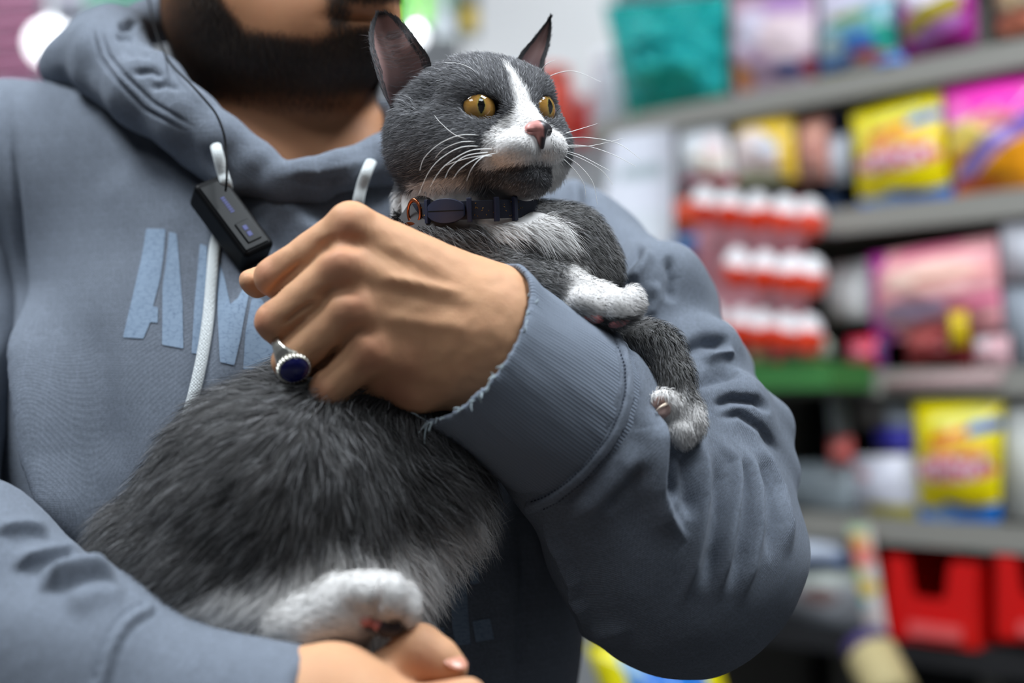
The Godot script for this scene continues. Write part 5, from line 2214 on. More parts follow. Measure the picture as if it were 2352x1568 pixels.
func egg_stand() -> void:
	var em := mat(Color(1, 1, 1), 0.3)
	em.vertex_color_use_as_albedo = true
	var mesh := egg_mesh()
	var first: MeshInstance3D = null
	var ords := ["first", "second", "third", "fourth", "fifth", "sixth"]
	var tiers := [["top", [1618, 1676, 1738, 1800, 1860], 488, 0.07], ["middle", [1694, 1756, 1816, 1862], 622, 0.10], ["lowest", [1640, 1704, 1752, 1806, 1856], 756, 0.10]]
	var stand_at := SP(1745, 840, 0.02)
	var t := thing("egg_display", "clear tiered display stand full of red and white eggs", "display stand", stand_at)
	var clear := mat(Color(0.95, 0.96, 0.98, 0.12), 0.08)
	clear.transparency = BaseMaterial3D.TRANSPARENCY_ALPHA
	var pink := mat(Color("d08c94"), 0.35)
	for row in tiers:
		var xs: Array = row[1]
		for k in xs.size():
			var slope: float = (xs[k] - 1740) * 0.12
			var p := SP(xs[k], row[2] + slope, row[3])
			var o: MeshInstance3D = first.duplicate() if first else put("wrapped_egg", mesh, em)
			if first:
				o.name = numbered("wrapped_egg", self)
				add_child(o, true)
			else:
				first = o
			o.position = p
			o.rotation = Vector3(0.1, 0.7 * k, 0.05 * (k % 2))
			tag(o, "egg in white and red foil, %s from the shop's white wall on the %s tier" % [ords[k], row[0]], "egg", "foil wrapped eggs in the display")
		var a := SP(xs[0] - 40, row[2] + (xs[0] - 1740) * 0.12 + 62, row[3])
		var b := SP(xs[xs.size() - 1] + 40, row[2] + (xs[xs.size() - 1] - 1740) * 0.12 + 62, row[3])
		var mid := (a + b) / 2
		var bm := BoxMesh.new()
		bm.size = Vector3(a.distance_to(b), 0.003, 0.07)
		var o2 := put("tier", bm, clear, t)
		o2.transform = Transform3D(Basis(s_u, Vector3.UP, s_u.cross(Vector3.UP)), mid - stand_at)
	var panel := BoxMesh.new()
	panel.size = Vector3(0.19, 0.22, 0.004)
	var po := put("backing_card", panel, pink, t)
	po.transform = Transform3D(Basis(s_u, Vector3.UP, s_u.cross(Vector3.UP)), SP(1722, 645, 0.018) - stand_at)
	var tray := BoxMesh.new()
	tray.size = Vector3(0.24, 0.035, 0.1)
	tag(put("green_tray", tray, mat(Color("3c7c3c"), 0.5)), "green plastic tray under the egg display", "tray").transform = Transform3D(Basis(s_u, Vector3.UP, s_u.cross(Vector3.UP)), SP(1785, 866, 0.066))
	# cards and packets round the stand
	bag("sweet_bag", "white and cream bag with a red lower edge over the egg display", "bag", SQ([1560, 268, 1662, 256, 1690, 420, 1566, 428], -0.01), s_n, 0.02,
		foil(print_of("e8ecf0", [["e", 0.7, 0.6, 0.3, 0.2, "f0e4d0"], ["l", 0.3, 0.88, 0.95, 0.94, 0.07, "d81808"], ["e", 0.1, 0.92, 0.12, 0.08, "e04c8c"], ["e", 0.8, 0.4, 0.16, 0.2, "ecd4d4"]]), 0.4))
	bag("sweet_packet", "orange red packet hung at the side of the egg display", "packet", SQ([1538, 462, 1588, 454, 1592, 522, 1542, 530], 0.02), s_n, 0.012, foil(print_of("e04a14", [["r", 0, 0, 0.2, 1, "e8b878"]]), 0.35))
	carton("blue_card", "sky blue card below the orange packet", "card", SQ([1530, 546, 1602, 538, 1604, 580, 1534, 586], 0.02), s_n * -0.004, foil(print_of("5c9cdc", [["r", 0.5, 0, 0.5, 1, "3c78c0"]]), 0.5))
	carton("lilac_card", "dull mauve card beside the lower eggs", "card", SQ([1590, 560, 1668, 550, 1672, 800, 1596, 806], 0.0), s_n * -0.004, mat(Color("a87c80"), 0.5))
	var sweets := [[1694, 782, "2850b4", "blue"], [1712, 822, "a03038", "dark red"], [1750, 816, "d8c488", "straw coloured"], [1792, 822, "cc3428", "bright red"], [1836, 824, "7c8c3c", "olive green"], [1866, 826, "c8b464", "dull yellow"], [1884, 798, "b4bcac", "pale green"]]
	for s in sweets:
		var sm := SphereMesh.new()
		sm.radius = 0.017
		sm.height = 0.030
		var o := put("wrapped_sweet", sm, mat(Color(s[2]), 0.35))
		o.position = SP(s[0], s[1], 0.07)
		tag(o, "%s wrapped sweet in the tray below the eggs" % s[3], "sweet", "loose sweets below the egg display")


func left_side() -> void:
	# pale wall end and white panels between the cat and the shelves
	var w := box("wall_pier", Vector3(0.36, 2.75, 0.3), Vector3(P(1236, 0, 3.3).x, 1.375, P(1236, 400, 3.3).z - 0.15), mat(Color("d2d1d0"), 0.6))
	kind(w, "structure")
	w.name = "wall_pier"
	carton("cabinet", "slim pale lilac white cabinet beside the egg display", "cabinet", FQ([1424, 308, 1548, 292, 1546, 1250, 1300, 1250], 2.12), Vector3(-0.01, 0, -0.03), foil(print_of("d4d6e0", [["r", 0.05, 0.08, 0.75, 0.03, "a0acb0"], ["r", 0, 0.2, 1, 0.8, "ccd2d8"]]), 0.4))
	# counter with goods behind the cat
	var c0 := P(1200, 330, 2.5)
	var counter := box("counter", Vector3(0.62, c0.y, 0.35), Vector3(c0.x, c0.y / 2, c0.z - 0.18), mat(Color("d0d2d4"), 0.5))
	tag(counter, "pale grey counter behind the cat's head", "counter")
	var jars := [[1400, 236, 0.034, 0.15, "e8ecf4", "white jar with a rounded lid before the teal bag", "jar"], [1362, 292, 0.030, 0.085, "e02c14", "bright red tub on the counter", "tub"], [1268, 292, 0.038, 0.125, "dc4a34", "coral red tub beside the cat's ear", "tub"], [1410, 300, 0.030, 0.09, "c8a414", "mustard yellow tub by the teal bag", "tub"], [1446, 318, 0.026, 0.06, "d8948c", "dusty pink tub at the counter's end", "tub"], [1320, 300, 0.03, 0.115, "d8dce8", "milky white jar between the red tubs", "jar"],
		[1190, 300, 0.045, 0.145, "c4d8f0", "pale blue jar behind the cat's forehead", "jar"], [1120, 300, 0.04, 0.13, "e8e0d0", "cream jar left of the pale blue one", "jar"]]
	var set_back := [0.0, 0.08, 0.0, 0.16, 0.08, 0.16, 0.1, 0.0]
	for j in jars:
		var base := P(j[0], j[1], 2.46)
		base.y = c0.y
		base.z -= set_back[jars.find(j)]
		var o := thing("storage_jar", j[5], j[6], base)
		var prof := [[0.0, 0.0], [0.85, 0.0], [1.0, 0.06], [1.0, 0.72], [0.8, 0.8], [0.78, 0.84]]
		put("body", lathe(prof, j[2], j[3]), mat(Color(j[4]), 0.35), o)
		put("lid", lathe([[0.0, 1.0], [0.7, 1.0], [0.86, 0.97], [0.86, 0.82], [0.0, 0.82]], j[2], j[3]), mat(Color(j[4]).lightened(0.25), 0.4), o)
	# goods on the far wall, left of the white pier
	bag("green_bag", "vivid lime green bag between his cheek and the cat's ear", "bag", FQ([918, -60, 992, -64, 990, 56, 930, 60], 2.7), Vector3(0, 0, 1), 0.03, foil(print_of("6ee418", [["r", 0.7, 0, 0.3, 1, "8cd85c"]]), 0.3))
	bag("snack_bag", "pale grey green bag beside the lime green bag", "bag", FQ([994, -60, 1046, -60, 1046, 84, 996, 86], 2.75), Vector3(0, 0, 1), 0.025, foil(print_of("b8c4c0", [["r", 0.6, 0, 0.4, 0.7, "6c9484"], ["e", 0.5, 0.8, 0.4, 0.15, "c4c8d4"]]), 0.4))
	bag("snack_bag", "dark bag with a mustard patch left of the white wall", "bag", FQ([1048, -60, 1102, -60, 1100, 88, 1050, 90], 2.75), Vector3(0, 0, 1), 0.025, foil(print_of("54584c", [["e", 0.6, 0.72, 0.4, 0.16, "b89c20"], ["e", 0.4, 0.2, 0.3, 0.2, "7c7868"]]), 0.4))
	# red slatted shutter and white rack on the far left, and a lit lamp in front of them
	var sh := thing("shutter", "purplish red slatted shutter at the far left", "shutter", P(-60, 300, 3.0))
	for k in 14:
		var o := box("slat", Vector3(0.30, 0.034, 0.012), P(-72, 172 - k * 46, 3.0) - sh.position, mat(Color("8c4668"), 0.5), sh)
		o.rotation = Vector3(-0.35, 0, 0.11)
	var rack := thing("wire_rack", "white panel rack with thin grey rails behind his shoulder", "rack", P(150, 300, 3.1))
	box("panel", Vector3(0.30, 0.9, 0.02), P(176, 40, 3.1) - rack.position, mat(Color("dcd8e4"), 0.5), rack)
	for k in 6:
		var o := box("rail", Vector3(0.30, 0.010, 0.02), P(176, 44 - k * 34 + 130, 3.08) - rack.position, mat(Color("8c929c"), 0.4), rack)
		o.rotation.z = 0.13
	bag("green_sign", "sea green sign above his hood", "sign", FQ([190, -80, 350, -84, 350, 6, 196, 14], 2.9), Vector3(0, 0, 1), 0.01, foil(print_of("3cac84", [["r", 0, 0.85, 0.4, 0.15, "b4dccc"]]), 0.4))
	glow_lamp(P(116, 100, 2.6), 0.043, "round white globe lamp shining behind his shoulder")
	glow_lamp(P(956, 84, 2.55), 0.017, "small white globe lamp shining beside the cat's ear")


func glow_lamp(at: Vector3, r: float, label: String) -> void:
	var t := thing("globe_lamp", label, "lamp", at)
	var g := mat(Color(0.95, 0.95, 0.95), 0.4)
	g.emission_enabled = true
	g.emission = Color(0.97, 0.98, 1.0)
	g.emission_energy_multiplier = 2.2
	var s := SphereMesh.new()
	s.radius = r
	s.height = r * 1.9
	s.radial_segments = 20
	s.rings = 10
	put("globe_bulb", s, g, t)
	var st := CylinderMesh.new()
	st.top_radius = 0.006
	st.bottom_radius = 0.006
	st.height = 2.75 - at.y - r
	put("stem", st, M.white, t).position = Vector3(0, (2.75 - at.y + r) / 2, 0)
	var l := OmniLight3D.new()
	l.name = "globe_light"
	l.light_energy = 0.03
	l.light_color = Color(0.97, 0.98, 1.0)
	l.light_size = r
	l.omni_range = 8.0
	l.omni_attenuation = 2.0
	l.shadow_enabled = true
	t.add_child(l)


func lathe(prof: Array, r: float, h: float) -> ArrayMesh:
	var v := PackedVector3Array()
	var ix := PackedInt32Array()
	var seg_n := 28
	for q in prof:
		for j in seg_n:
			var ph := TAU * j / seg_n
			v.append(Vector3(cos(ph) * q[0] * r, q[1] * h, sin(ph) * q[0] * r))
	for i in prof.size() - 1:
		for j in seg_n:
			var j2 := (j + 1) % seg_n
			var p0 := i * seg_n + j
			var p1 := i * seg_n + j2
			ix.append_array([p0, p0 + seg_n, p1, p1, p0 + seg_n, p1 + seg_n])
	var m := {"v": v, "i": ix}
	normals(m)
	var k := (prof.size() - 2) / 2 * seg_n + seg_n
	if m.n[k].dot(Vector3(v[k].x, 0, v[k].z)) < 0.0:
		for z in range(0, ix.size(), 3):
			var q := ix[z]
			ix[z] = ix[z + 1]
			ix[z + 1] = q
		m.i = ix
		normals(m)
	return to_mesh(m)


# what he wears and carries besides the hoodie: beard, cords, clip-on unit, ring; and the cat's collar
func worn_things() -> void:
	var t: Node3D = get_node("person")
	var hoodie: Node3D = t.get_node("hoodie")
	beard(t)
	thumb_nail(t)
	drawstrings(hoodie, t.position)
	chest_print(hoodie, t.position)
	clip_on()
	finger_ring()
	collar()


func beard_hair(m: Dictionary, count: int, sd: int) -> Dictionary:
	var v: PackedVector3Array = m.v
	var n: PackedVector3Array = m.n
	var ix: PackedInt32Array = m.i
	var r := RandomNumberGenerator.new()
	r.seed = sd
	var ov := PackedVector3Array()
	var on := PackedVector3Array()
	var oc := PackedColorArray()
	var oi := PackedInt32Array()
	var tri := PackedInt32Array()
	var cum := PackedFloat32Array()
	var total := 0.0
	for t in range(0, ix.size(), 3):
		var a := v[ix[t]]
		var w: float = beard_at(a)
		if w < 0.03:
			continue
		total += (v[ix[t + 1]] - a).cross(v[ix[t + 2]] - a).length() * w
		tri.append(t)
		cum.append(total)
	var k := 0
	for s in count:
		var at := total * (s + 0.5) / count
		while k < cum.size() - 1 and cum[k] < at:
			k += 1
		var t := tri[k]
		var u := r.randf()
		var w := r.randf()
		if u + w > 1.0:
			u = 1.0 - u
			w = 1.0 - w
		var q := v[ix[t]] * (1.0 - u - w) + v[ix[t + 1]] * u + v[ix[t + 2]] * w
		var nn := n[ix[t]]
		var d := Vector3(r.randf_range(-0.5, 0.5), -1.0 + r.randf_range(-0.4, 0.4), 0.1)
		d = (d - nn * d.dot(nn)).normalized() + nn * r.randf_range(0.3, 0.9)
		d = d.normalized()
		var ln := r.randf_range(0.003, 0.009) * (0.4 + 0.6 * beard_at(q))
		var sd2 := d.cross(nn).normalized() * 0.00014
		var p1 := q + d * ln * 0.5
		var p2 := p1 + (d + Vector3(0, -0.5, 0) - nn * 0.4).normalized() * ln * 0.5
		var e := ov.size()
		ov.append(q - sd2); ov.append(q + sd2); ov.append(p1 - sd2); ov.append(p1 + sd2); ov.append(p2)
		var col := Color(0.030, 0.021, 0.016) * r.randf_range(0.5, 1.8)
		if r.randf() < 0.06:
			col = Color(0.09, 0.065, 0.045)
		col.a = 1.0
		for z in 5:
			on.append(nn)
			oc.append(col)
		oi.append(e); oi.append(e + 2); oi.append(e + 1)
		oi.append(e + 1); oi.append(e + 2); oi.append(e + 3)
		oi.append(e + 2); oi.append(e + 4); oi.append(e + 3)
	return {"v": ov, "n": on, "c": oc, "i": oi}


# how thick the beard stands at a place on the head
func beard_at(v: Vector3) -> float:
	var p := Q(v)
	if p.z < 0.83 or p.y > 300 or p.z > 1.06 or p.x > 960:
		return 0.0
	var top := 90.0
	if p.x < 420:
		top = lerpf(-330.0, -120.0, clampf((p.x - 350) / 70.0, 0, 1))
	elif p.x < 560:
		top = lerpf(-120.0, 70.0, (p.x - 420) / 140.0)
	elif p.x < 720:
		top = lerpf(70.0, 92.0, (p.x - 560) / 160.0)
	else:
		top = lerpf(92.0, 62.0, clampf((p.x - 720) / 80.0, 0, 1))
	var w := smoothstep(top - 16.0, top + 22.0, p.y)
	# moustache and the corner of the mouth
	if p.x > 730 and p.x < 935:
		w = maxf(w, 0.8 * smoothstep(-56, -30, p.y) * smoothstep(16, -8, p.y) * smoothstep(720, 780, p.x))
		w = maxf(w, 0.75 * smoothstep(36.0, 8.0, absf(p.x - 776)) * smoothstep(-40, -20, p.y) * smoothstep(90, 60, p.y))
	w *= lerpf(1.0, 0.45, smoothstep(195, 230, p.y)) * smoothstep(272, 226, p.y + absf(p.x - 730) * 0.12 - 10)
	if p.x < 480:
		w *= lerpf(0.45, 1.0, clampf((p.x - 370) / 110.0, 0, 1))
	return w


func beard(t: Node3D) -> void:
	var hm := mat(Color(1, 1, 1), 0.6)
	hm.vertex_color_use_as_albedo = true
	var b := beard_hair(skin, 30000, 55)
	kind(put("beard", to_mesh(shift(b, t.position)), hm, t), "stuff").set_meta("label", "full dark beard")


func drawstrings(hoodie: Node3D, at: Vector3) -> void:
	var cord := mat(Color(0.80, 0.82, 0.82), 0.85)
	var braid := Image.create(64, 64, false, Image.FORMAT_RGBA8)
	for y in 64:
		for x in 64:
			var h1 := sin(TAU * (x + y) / 16.0) * 0.5 + 0.5
			var h2 := sin(TAU * (x - y) / 16.0) * 0.5 + 0.5
			var c := maxf(h1, h2)
			braid.set_pixel(x, y, Color(c, c, c))
	braid.bump_map_to_normal_map(4.0)
	cord.normal_enabled = true
	cord.normal_texture = ImageTexture.create_from_image(braid)
	cord.normal_scale = 0.8
	cord.uv1_triplanar = true
	cord.uv1_scale = Vector3.ONE / 0.008
	var un := under(torso)
	for list in [[[494, 330, 0.880], [500, 352, 0.870], [512, 398, 0.871], [521, 426, 0.872], [526, 452, 0], [512, 520, 0], [496, 570, 0], [489, 660, 0], [482, 746, 0], [469, 832, 0], [453, 905, 0], [432, 980, 0], [415, 1050, 0]],
			[[852, 372, 0.884], [842, 395, 0.874], [830, 430, 0.876], [822, 470, 0.876], [820, 520, 0], [822, 600, 0]]]:
		var pts := []
		for q in list:
			if q[2] > 0.0:
				pts.append(P(q[0], q[1], q[2]))
			else:
				var hit := un.at(Vector2(q[0], q[1]))
				pts.append(hit[0] + hit[1] * 0.0022 if hit else P(q[0], q[1], 0.85))
		var c := smooth_curve(pts, 8)
		var rs := PackedFloat32Array()
		for i in c.size():
			rs.append(0.0036)
		put("drawstring", to_mesh(shift(tube(c, rs, 14, 0.6, Vector3(0, 0, 1)), at)), cord, hoodie)
	# thin black lead that runs from behind his neck to the clip-on unit
	var lead := [P(336, -40, 0.99), P(342, 0, 0.975), P(353, 56, 0.95), P(376, 118, 0.915), P(397, 152, 0.895), P(436, 191, 0.876), P(474, 233, 0.868), P(497, 263, 0.866), P(513, 303, 0.864), P(519, 342, 0.862), P(521, 400, 0.856), P(518, 440, 0.856)]
	var lc := smooth_curve(lead, 6)
	var lr := PackedFloat32Array()
	for i in lc.size():
		lr.append(0.00075)
	tag(put("microphone_lead", to_mesh(tube(lc, lr, 7)), M.black_plastic), "thin black lead running down from his collar to the clip-on unit", "cable")


# letters of the chest print: clipped from the cloth itself and raised by the thickness of the ink
func chest_print(hoodie: Node3D, at: Vector3) -> void:
	var ink := mat(Color(0.51, 0.58, 0.655), 0.85)
	var cr := FastNoiseLite.new()
	cr.seed = 12
	cr.noise_type = FastNoiseLite.TYPE_CELLULAR
	cr.cellular_return_type = FastNoiseLite.RETURN_DISTANCE2_SUB
	cr.cellular_distance_function = FastNoiseLite.DISTANCE_EUCLIDEAN
	cr.frequency = 0.024
	var g := Gradient.new()
	g.offsets = PackedFloat32Array([0.0, 0.07, 0.2, 1.0])
	g.colors = PackedColorArray([Color(0.30, 0.34, 0.42), Color(0.66, 0.69, 0.74), Color(0.95, 0.96, 0.97), Color(1, 1, 1)])
	var ct := NoiseTexture2D.new()
	ct.width = 512
	ct.height = 512
	ct.seamless = true
	ct.noise = cr
	ct.color_ramp = g
	ink.albedo_texture = ct
	ink.heightmap_enabled = false
	ink.uv1_triplanar = true
	ink.uv1_scale = Vector3(14, 26, 14)
	var sets := [
		["letter_a", "pale blue cracked letter A of the chest print", [
			[341, 530, 384, 531, 369, 640, 352, 704, 364, 706, 363, 742, 346, 740, 330, 778, 283, 775]], [[391, 536, 407, 538, 412, 600, 420, 700, 422, 801, 373, 792, 374, 660]]],
		["letter_m", "pale blue cracked letter M, half hidden by the drawstring", [
			[460, 560, 476, 566, 474, 700, 466, 815, 441, 812, 448, 690]], [[500, 590, 517, 640, 533, 705, 550, 690, 572, 640, 574, 680, 556, 780, 541, 842, 510, 836, 504, 740]], [[580, 690, 600, 688, 640, 740, 640, 860, 560, 850, 566, 770]]],
		["letter_e", "pale blue cracked letter near the hem", [
			[1030, 1320, 1070, 1326, 1074, 1400, 1080, 1478, 1046, 1482, 1038, 1440]], [[1076, 1292, 1096, 1290, 1100, 1338, 1080, 1342]], [[1084, 1426, 1122, 1418, 1130, 1464, 1092, 1474]], [[1000, 1440, 1020, 1440, 1022, 1500, 1004, 1500]]],
	]
	var p: PackedVector2Array = torso.p
	var v: PackedVector3Array = torso.v
	var n: PackedVector3Array = torso.n
	var ix: PackedInt32Array = torso.i
	for st in sets:
		var polys := []
		for k in range(2, st.size()):
			var src: Array = V2(st[k][0])
			var pl := PackedVector2Array(src)
			polys.append(round_poly(pl, 5.0))
		var ov := PackedVector3Array()
		var on := PackedVector3Array()
		var oi := PackedInt32Array()
		for pl in polys:
			var bb := Rect2(pl[0], Vector2.ZERO)
			for q in pl:
				bb = bb.expand(q)
			bb = bb.grow(30.0)
			for t in range(0, ix.size(), 3):
				var ia := ix[t]
				if not bb.has_point(p[ia]):
					continue
				var ib := ix[t + 1]
				var ic := ix[t + 2]
				if (p[ib] - p[ia]).cross(p[ic] - p[ia]) < 0.0:
					continue
				var parts := Geometry2D.intersect_polygons(PackedVector2Array([p[ia], p[ib], p[ic]]), pl)
				for part in parts:
					var e := ov.size()
					var ab := p[ib] - p[ia]
					var ac := p[ic] - p[ia]
					var den := ab.cross(ac)
					for q in part:
						var u: float = (q - p[ia]).cross(ac) / den
						var w: float = ab.cross(q - p[ia]) / den
						var nn := (n[ia] * (1.0 - u - w) + n[ib] * u + n[ic] * w).normalized()
						ov.append(v[ia] * (1.0 - u - w) + v[ib] * u + v[ic] * w + nn * 0.0005 - at)
						on.append(nn)
					var cw := true
					var tr := Geometry2D.triangulate_polygon(part)
					for z in range(0, tr.size(), 3):
						var t0 := tr[z]
						var t1 := tr[z + 1]
						var t2 := tr[z + 2]
						cw = (part[t1] - part[t0]).cross(part[t2] - part[t0]) > 0.0
						oi.append(e + t0)
						oi.append(e + (t1 if cw else t2))
						oi.append(e + (t2 if cw else t1))
		if oi.size() > 0:
			put(st[0], to_mesh({"v": ov, "n": on, "i": oi}), ink, hoodie).set_meta("label", st[1])


func round_poly(pl: PackedVector2Array, r: float) -> PackedVector2Array:
	var out := PackedVector2Array()
	var c := pl.size()
	for i in c:
		var a := pl[(i + c - 1) % c]
		var b := pl[i]
		var d := pl[(i + 1) % c]
		var p0 := b + (a - b).limit_length(r)
		var p1 := b + (d - b).limit_length(r)
		for s in 4:
			out.append(p0.bezier_interpolate(b, b, p1, s / 3.0))
	return out


# rounded box: basis columns are its axes, half sizes and edge radius
func rounded(size: Vector3, r: float, steps := 4) -> Dictionary:
	var v := PackedVector3Array()
	var n := PackedVector3Array()
	var ix := PackedInt32Array()
	var inner := size - Vector3.ONE * r
	for f in 6:
		var ax := f / 2
		var sg := 1.0 if f % 2 == 0 else -1.0
		var u := Vector3.ZERO
		var w := Vector3.ZERO
		var o := Vector3.ZERO
		o[ax] = sg
		u[(ax + 1) % 3] = 1.0
		w[(ax + 2) % 3] = sg
		var c := steps * 2 + 2
		var base := v.size()
		for i in c:
			for j in c:
				var a := i
				var g0 := (PI / 4) * (float(mini(i, steps)) / steps - 1.0) if i <= steps else (PI / 4) * (float(i - steps - 1) / steps)
				var g1 := (PI / 4) * (float(mini(j, steps)) / steps - 1.0) if j <= steps else (PI / 4) * (float(j - steps - 1) / steps)
				var dir := (o + u * tan(g0) + w * tan(g1)).normalized()
				var su := -1.0 if i <= steps else 1.0
				var sw := -1.0 if j <= steps else 1.0
				var corner := Vector3.ZERO
				for k in 3:
					corner[k] = inner[k] * (o[k] * 1.0 + u[k] * su + w[k] * sw)
				v.append(corner + dir * r)
				n.append(dir)
		for i in c - 1:
			for j in c - 1:
				var p0 := base + i * c + j
				ix.append_array([p0, p0 + 1, p0 + c, p0 + 1, p0 + c + 1, p0 + c])
	return {"v": v, "n": n, "i": ix}


func clip_on() -> void:
	var bed: Array = under(torso).at(Vector2(545, 520))
	var dep: float = Q(bed[0]).z - 0.017
	var c := P(531, 512, dep)
	var t := thing("clip_on_unit", "small black clip-on microphone unit on the hoodie's drawstring", "microphone", c)
	var y := (P(580, 594, dep - 0.004) - P(473, 450, dep + 0.006)).normalized()
	var z := Vector3(0.42, 0.34, 0.85)
	z = (z - y * z.dot(y)).normalized()
	t.basis = Basis(y.cross(z), y, z).scaled_local(Vector3.ONE * 1.22)
	put("case", to_mesh(rounded(Vector3(0.0090, 0.0235, 0.0085), 0.0028)), M.black_plastic, t)
	var plate := put("face_plate", to_mesh(rounded(Vector3(0.0068, 0.0205, 0.0006), 0.0005)), M.gloss_black, t)
	plate.position = Vector3(0.0006, 0.0004, 0.0085)
	var key := put("button", to_mesh(rounded(Vector3(0.0040, 0.0062, 0.0006), 0.0005)), M.gloss_black, t)
	key.position = Vector3(0, 0.0118, 0.0092)
	for k in 2:
		var mark := put("symbol", to_mesh(rounded(Vector3(0.0012, 0.0014, 0.0001), 0.0001, 1)), M.blue_print, t)
		mark.position = Vector3(0.0004, 0.0098 + k * 0.0038, 0.0099)
	for k in 7:
		var mark := put("lettering", to_mesh(rounded(Vector3(0.0011, 0.00045, 0.0001), 0.0001, 1)), M.blue_print, t)
		mark.position = Vector3(0.0004, -0.0100 + k * 0.00145, 0.0092)
	var clip := put("clip", to_mesh(rounded(Vector3(0.0055, 0.019, 0.0022), 0.0015)), M.black_plastic, t)
	clip.position = Vector3(-0.001, 0.0, -0.0115)
	var hinge := put("clip_hinge", to_mesh(rounded(Vector3(0.0058, 0.0035, 0.003), 0.0018)), M.black_plastic, t)
	hinge.position = Vector3(-0.0015, -0.0195, -0.0095)
	var seam := put("groove", to_mesh(rounded(Vector3(0.0002, 0.018, 0.0006), 0.0001, 1)), M.gloss_black, t)
	seam.position = Vector3(-0.0091, 0.0, 0.003)


func thumb_nail(t: Node3D) -> void:
	var nail := mat(Color(0.78, 0.55, 0.46), 0.3)
	var s := SphereMesh.new()
	s.radius = 1.0
	s.height = 2.0
	var o := put("thumb_nail", s, nail, t)
	var y := (P(1046, 1536, 0.695) - P(1012, 1516, 0.698)).normalized()
	var z := Vector3(0.45, 0.75, 0.5)
	z = (z - y * z.dot(y)).normalized()
	o.transform = Transform3D(Basis(y.cross(z) * 0.0058, y * 0.0070, z * 0.0018), P(1044, 1518, 0.6925) - t.position)


func finger_ring() -> void:
	var c := P(664, 812, 0.7515)
	var ax := (P(815, 706, 0.745) - P(668, 828, 0.752)).normalized()
	var t := thing("finger_ring", "silver finger ring with a round dark blue stone", "ring", c)
	var z := (P(698, 852, 0.735) - c)
	z = (z - ax * z.dot(ax)).normalized()
	t.basis = Basis(ax.cross(z), ax, z)
	var silver := mat(Color(0.80, 0.79, 0.75), 0.28, 1.0)
	var v := PackedVector3Array()
	var ix := PackedInt32Array()
	var nu := 72
	var prof := [[-1.0, 0.0], [-0.95, 0.55], [-0.7, 0.9], [-0.35, 0.75], [0.0, 1.0], [0.35, 0.75], [0.7, 0.9], [0.95, 0.55], [1.0, 0.0]]
	for j in nu + 1:
		var w := TAU * j / nu
		var front := exp(-pow(angle_difference(w, PI / 2) / 0.95, 2.0))
		for q in prof:
			var r: float = 0.0104 + q[1] * (0.0008 + 0.0013 * front) + 0.0003 * sin(w * 18.0) * front
			var y: float = q[0] * (0.0022 + 0.0056 * front)
			v.append(Vector3(cos(w) * r, y, sin(w) * r))
	var row := prof.size()
	for j in nu:
		for i in row - 1:
			var p0 := j * row + i
			ix.append_array([p0, p0 + 1, p0 + row, p0 + 1, p0 + row + 1, p0 + row])
	var m := {"v": v, "i": ix}
	normals(m)
	if m.n[18 * row + 4].z < 0.0:
		for k in range(0, ix.size(), 3):
			var q := ix[k]
			ix[k] = ix[k + 1]
			ix[k + 1] = q
		m.i = ix
		normals(m)
	put("band", to_mesh(m), silver, t)
	var cup := []
	for k in 26:
		var w := TAU * k / 26
		var s := PackedVector3Array()
		s.append(Vector3(cos(w) * 0.0079, sin(w) * 0.0079, 0.0112))
		s.append(Vector3(cos(w) * 0.0085, sin(w) * 0.0085, 0.0135))
		s.append(Vector3(cos(w) * 0.0080, sin(w) * 0.0080, 0.0150))
		cup.append(tube(s, PackedFloat32Array([0.0009, 0.00105, 0.0008]), 8))
	put("setting", to_mesh(join(cup)), silver, t)
	var base := CylinderMesh.new()
	base.top_radius = 0.0084
	base.bottom_radius = 0.0066
	base.height = 0.0035
	var bo := put("cup", base, silver, t)
	bo.position = Vector3(0, 0, 0.0118)
	bo.rotation.x = PI / 2
	var stone := mat(Color(0.045, 0.06, 0.36), 0.12)
	stone.clearcoat_enabled = true
	stone.clearcoat = 0.6
	stone.clearcoat_roughness = 0.05
	var sm := SphereMesh.new()
	sm.radius = 1.0
	sm.height = 2.0
	var so := put("stone", sm, stone, t)
	so.transform = Transform3D(Basis.from_scale(Vector3(0.0080, 0.0080, 0.0036)), Vector3(0, 0, 0.0142))
	so.set_meta("label", "polished dark blue stone")


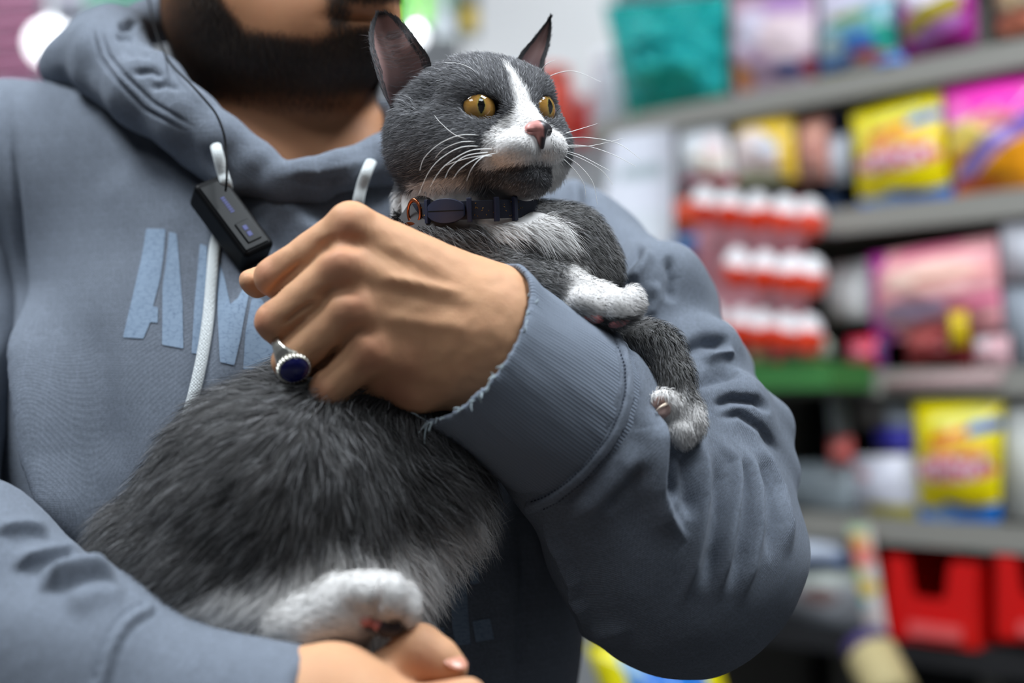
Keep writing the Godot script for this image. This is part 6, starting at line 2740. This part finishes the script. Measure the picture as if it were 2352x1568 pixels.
func collar() -> void:
	var c := collar_at
	var t := thing("cat_collar", "navy cat collar with a copper ring round the cat's neck", "collar", c)
	t.basis = collar_b
	var navy := mat(Color(0.075, 0.095, 0.16), 0.8)
	var gold := mat(Color(0.62, 0.48, 0.24), 0.35, 1.0)
	var shell := mat(Color(0.10, 0.125, 0.22), 0.5)
	var copper := mat(Color(0.72, 0.40, 0.26), 0.25, 1.0)
	var rx := 0.0355
	var rz := 0.0385
	put("strap", to_mesh(band(rx, rz, 0.0, TAU, 0.0052, 0.0016, 96)), navy, t)
	# w = 0 to the cat's far side, PI / 2 to the front
	put("buckle", to_mesh(band(rx + 0.0016, rz + 0.0016, 1.70, 2.28, 0.0070, 0.0030, 24, 0.8)), shell, t).set_meta("label", "round breakaway buckle")
	put("buckle_gap", to_mesh(band(rx + 0.0041, rz + 0.0041, 1.71, 2.27, 0.0003, 0.0006, 24)), M.gloss_black, t)
	for w in [[1.60, 1.67], [1.20, 1.27], [0.90, 0.96], [2.30, 2.36]]:
		put("slider", to_mesh(band(rx + 0.0010, rz + 0.0010, w[0], w[1], 0.0068, 0.0028, 6)), shell, t)
	var r := RandomNumberGenerator.new()
	r.seed = 8
	var fl := []
	for k in 60:
		var w := r.randf_range(0.7, 2.7)
		var y := r.randf_range(-0.0044, 0.0044)
		var q := Vector3(cos(w) * (rx + 0.0017), y, sin(w) * (rz + 0.0017))
		var d := Vector3(r.randf_range(-1, 1), r.randf_range(-1, 1), 0).normalized() * r.randf_range(0.0002, 0.0006)
		fl.append(tube(PackedVector3Array([q - d, q, q + d]), PackedFloat32Array([0.0001, 0.00022, 0.0001]), 5))
	kind(put("gold_flecks", to_mesh(join(fl)), gold, t), "stuff")
	var ring := TorusMesh.new()
	ring.inner_radius = 0.0042
	ring.outer_radius = 0.0060
	var ro := put("ring", ring, copper, t)
	var wr := 2.62
	ro.transform = Transform3D(Basis(Vector3.UP, deg_to_rad(-38)) * Basis(Vector3.RIGHT, PI / 2) * Basis.from_scale(Vector3(0.9, 1, 1.35)), Vector3(cos(wr) * (rx + 0.004), 0.0, sin(wr) * (rz + 0.004)))
	var tagm := CylinderMesh.new()
	tagm.top_radius = 0.0065
	tagm.bottom_radius = 0.0065
	tagm.height = 0.0012
	var to := put("name_tag", tagm, copper, t)
	to.transform = Transform3D(Basis(Vector3.UP, deg_to_rad(-30)) * Basis(Vector3.RIGHT, PI / 2), Vector3(cos(wr) * (rx + 0.007), -0.0118, sin(wr) * (rz + 0.007)))


# a curved strip round an oval, with rounded edges
func band(rx: float, rz: float, w0: float, w1: float, half: float, thick: float, seg_count: int, oval := 0.0) -> Dictionary:
	var v := PackedVector3Array()
	var ix := PackedInt32Array()
	var prof := [[-1.0, 0.0], [-1.0, 0.7], [-0.93, 1.0], [0.93, 1.0], [1.0, 0.7], [1.0, 0.0]]
	var row := prof.size()
	for i in seg_count + 1:
		var s := float(i) / seg_count
		var w := lerpf(w0, w1, s)
		var hh := half
		if oval > 0.0:
			hh = half * sqrt(maxf(0.02, 1.0 - pow(absf(s - 0.5) * 2.0 * oval * 1.15, 2.0)))
		for q in prof:
			var e: float = q[1] * thick
			v.append(Vector3(cos(w) * (rx + e), q[0] * hh, sin(w) * (rz + e)))
	for i in seg_count:
		for j in row - 1:
			var p0 := i * row + j
			ix.append_array([p0, p0 + row, p0 + 1, p0 + 1, p0 + row, p0 + row + 1])
	var e := v.size()
	if absf(w1 - w0) < 6.0:
		for k in [0, seg_count * row]:
			for j in range(1, row - 1):
				if k == 0:
					ix.append_array([k, k + j, k + j + 1])
				else:
					ix.append_array([k, k + j + 1, k + j])
	var m := {"v": v, "i": ix}
	normals(m)
	var mid := (seg_count / 2) * row + 2
	if m.n[mid].dot(Vector3(v[mid].x, 0, v[mid].z)) < 0.0:
		for k in range(0, ix.size(), 3):
			var q := ix[k]
			ix[k] = ix[k + 1]
			ix[k + 1] = q
		m.i = ix
		normals(m)
	return m
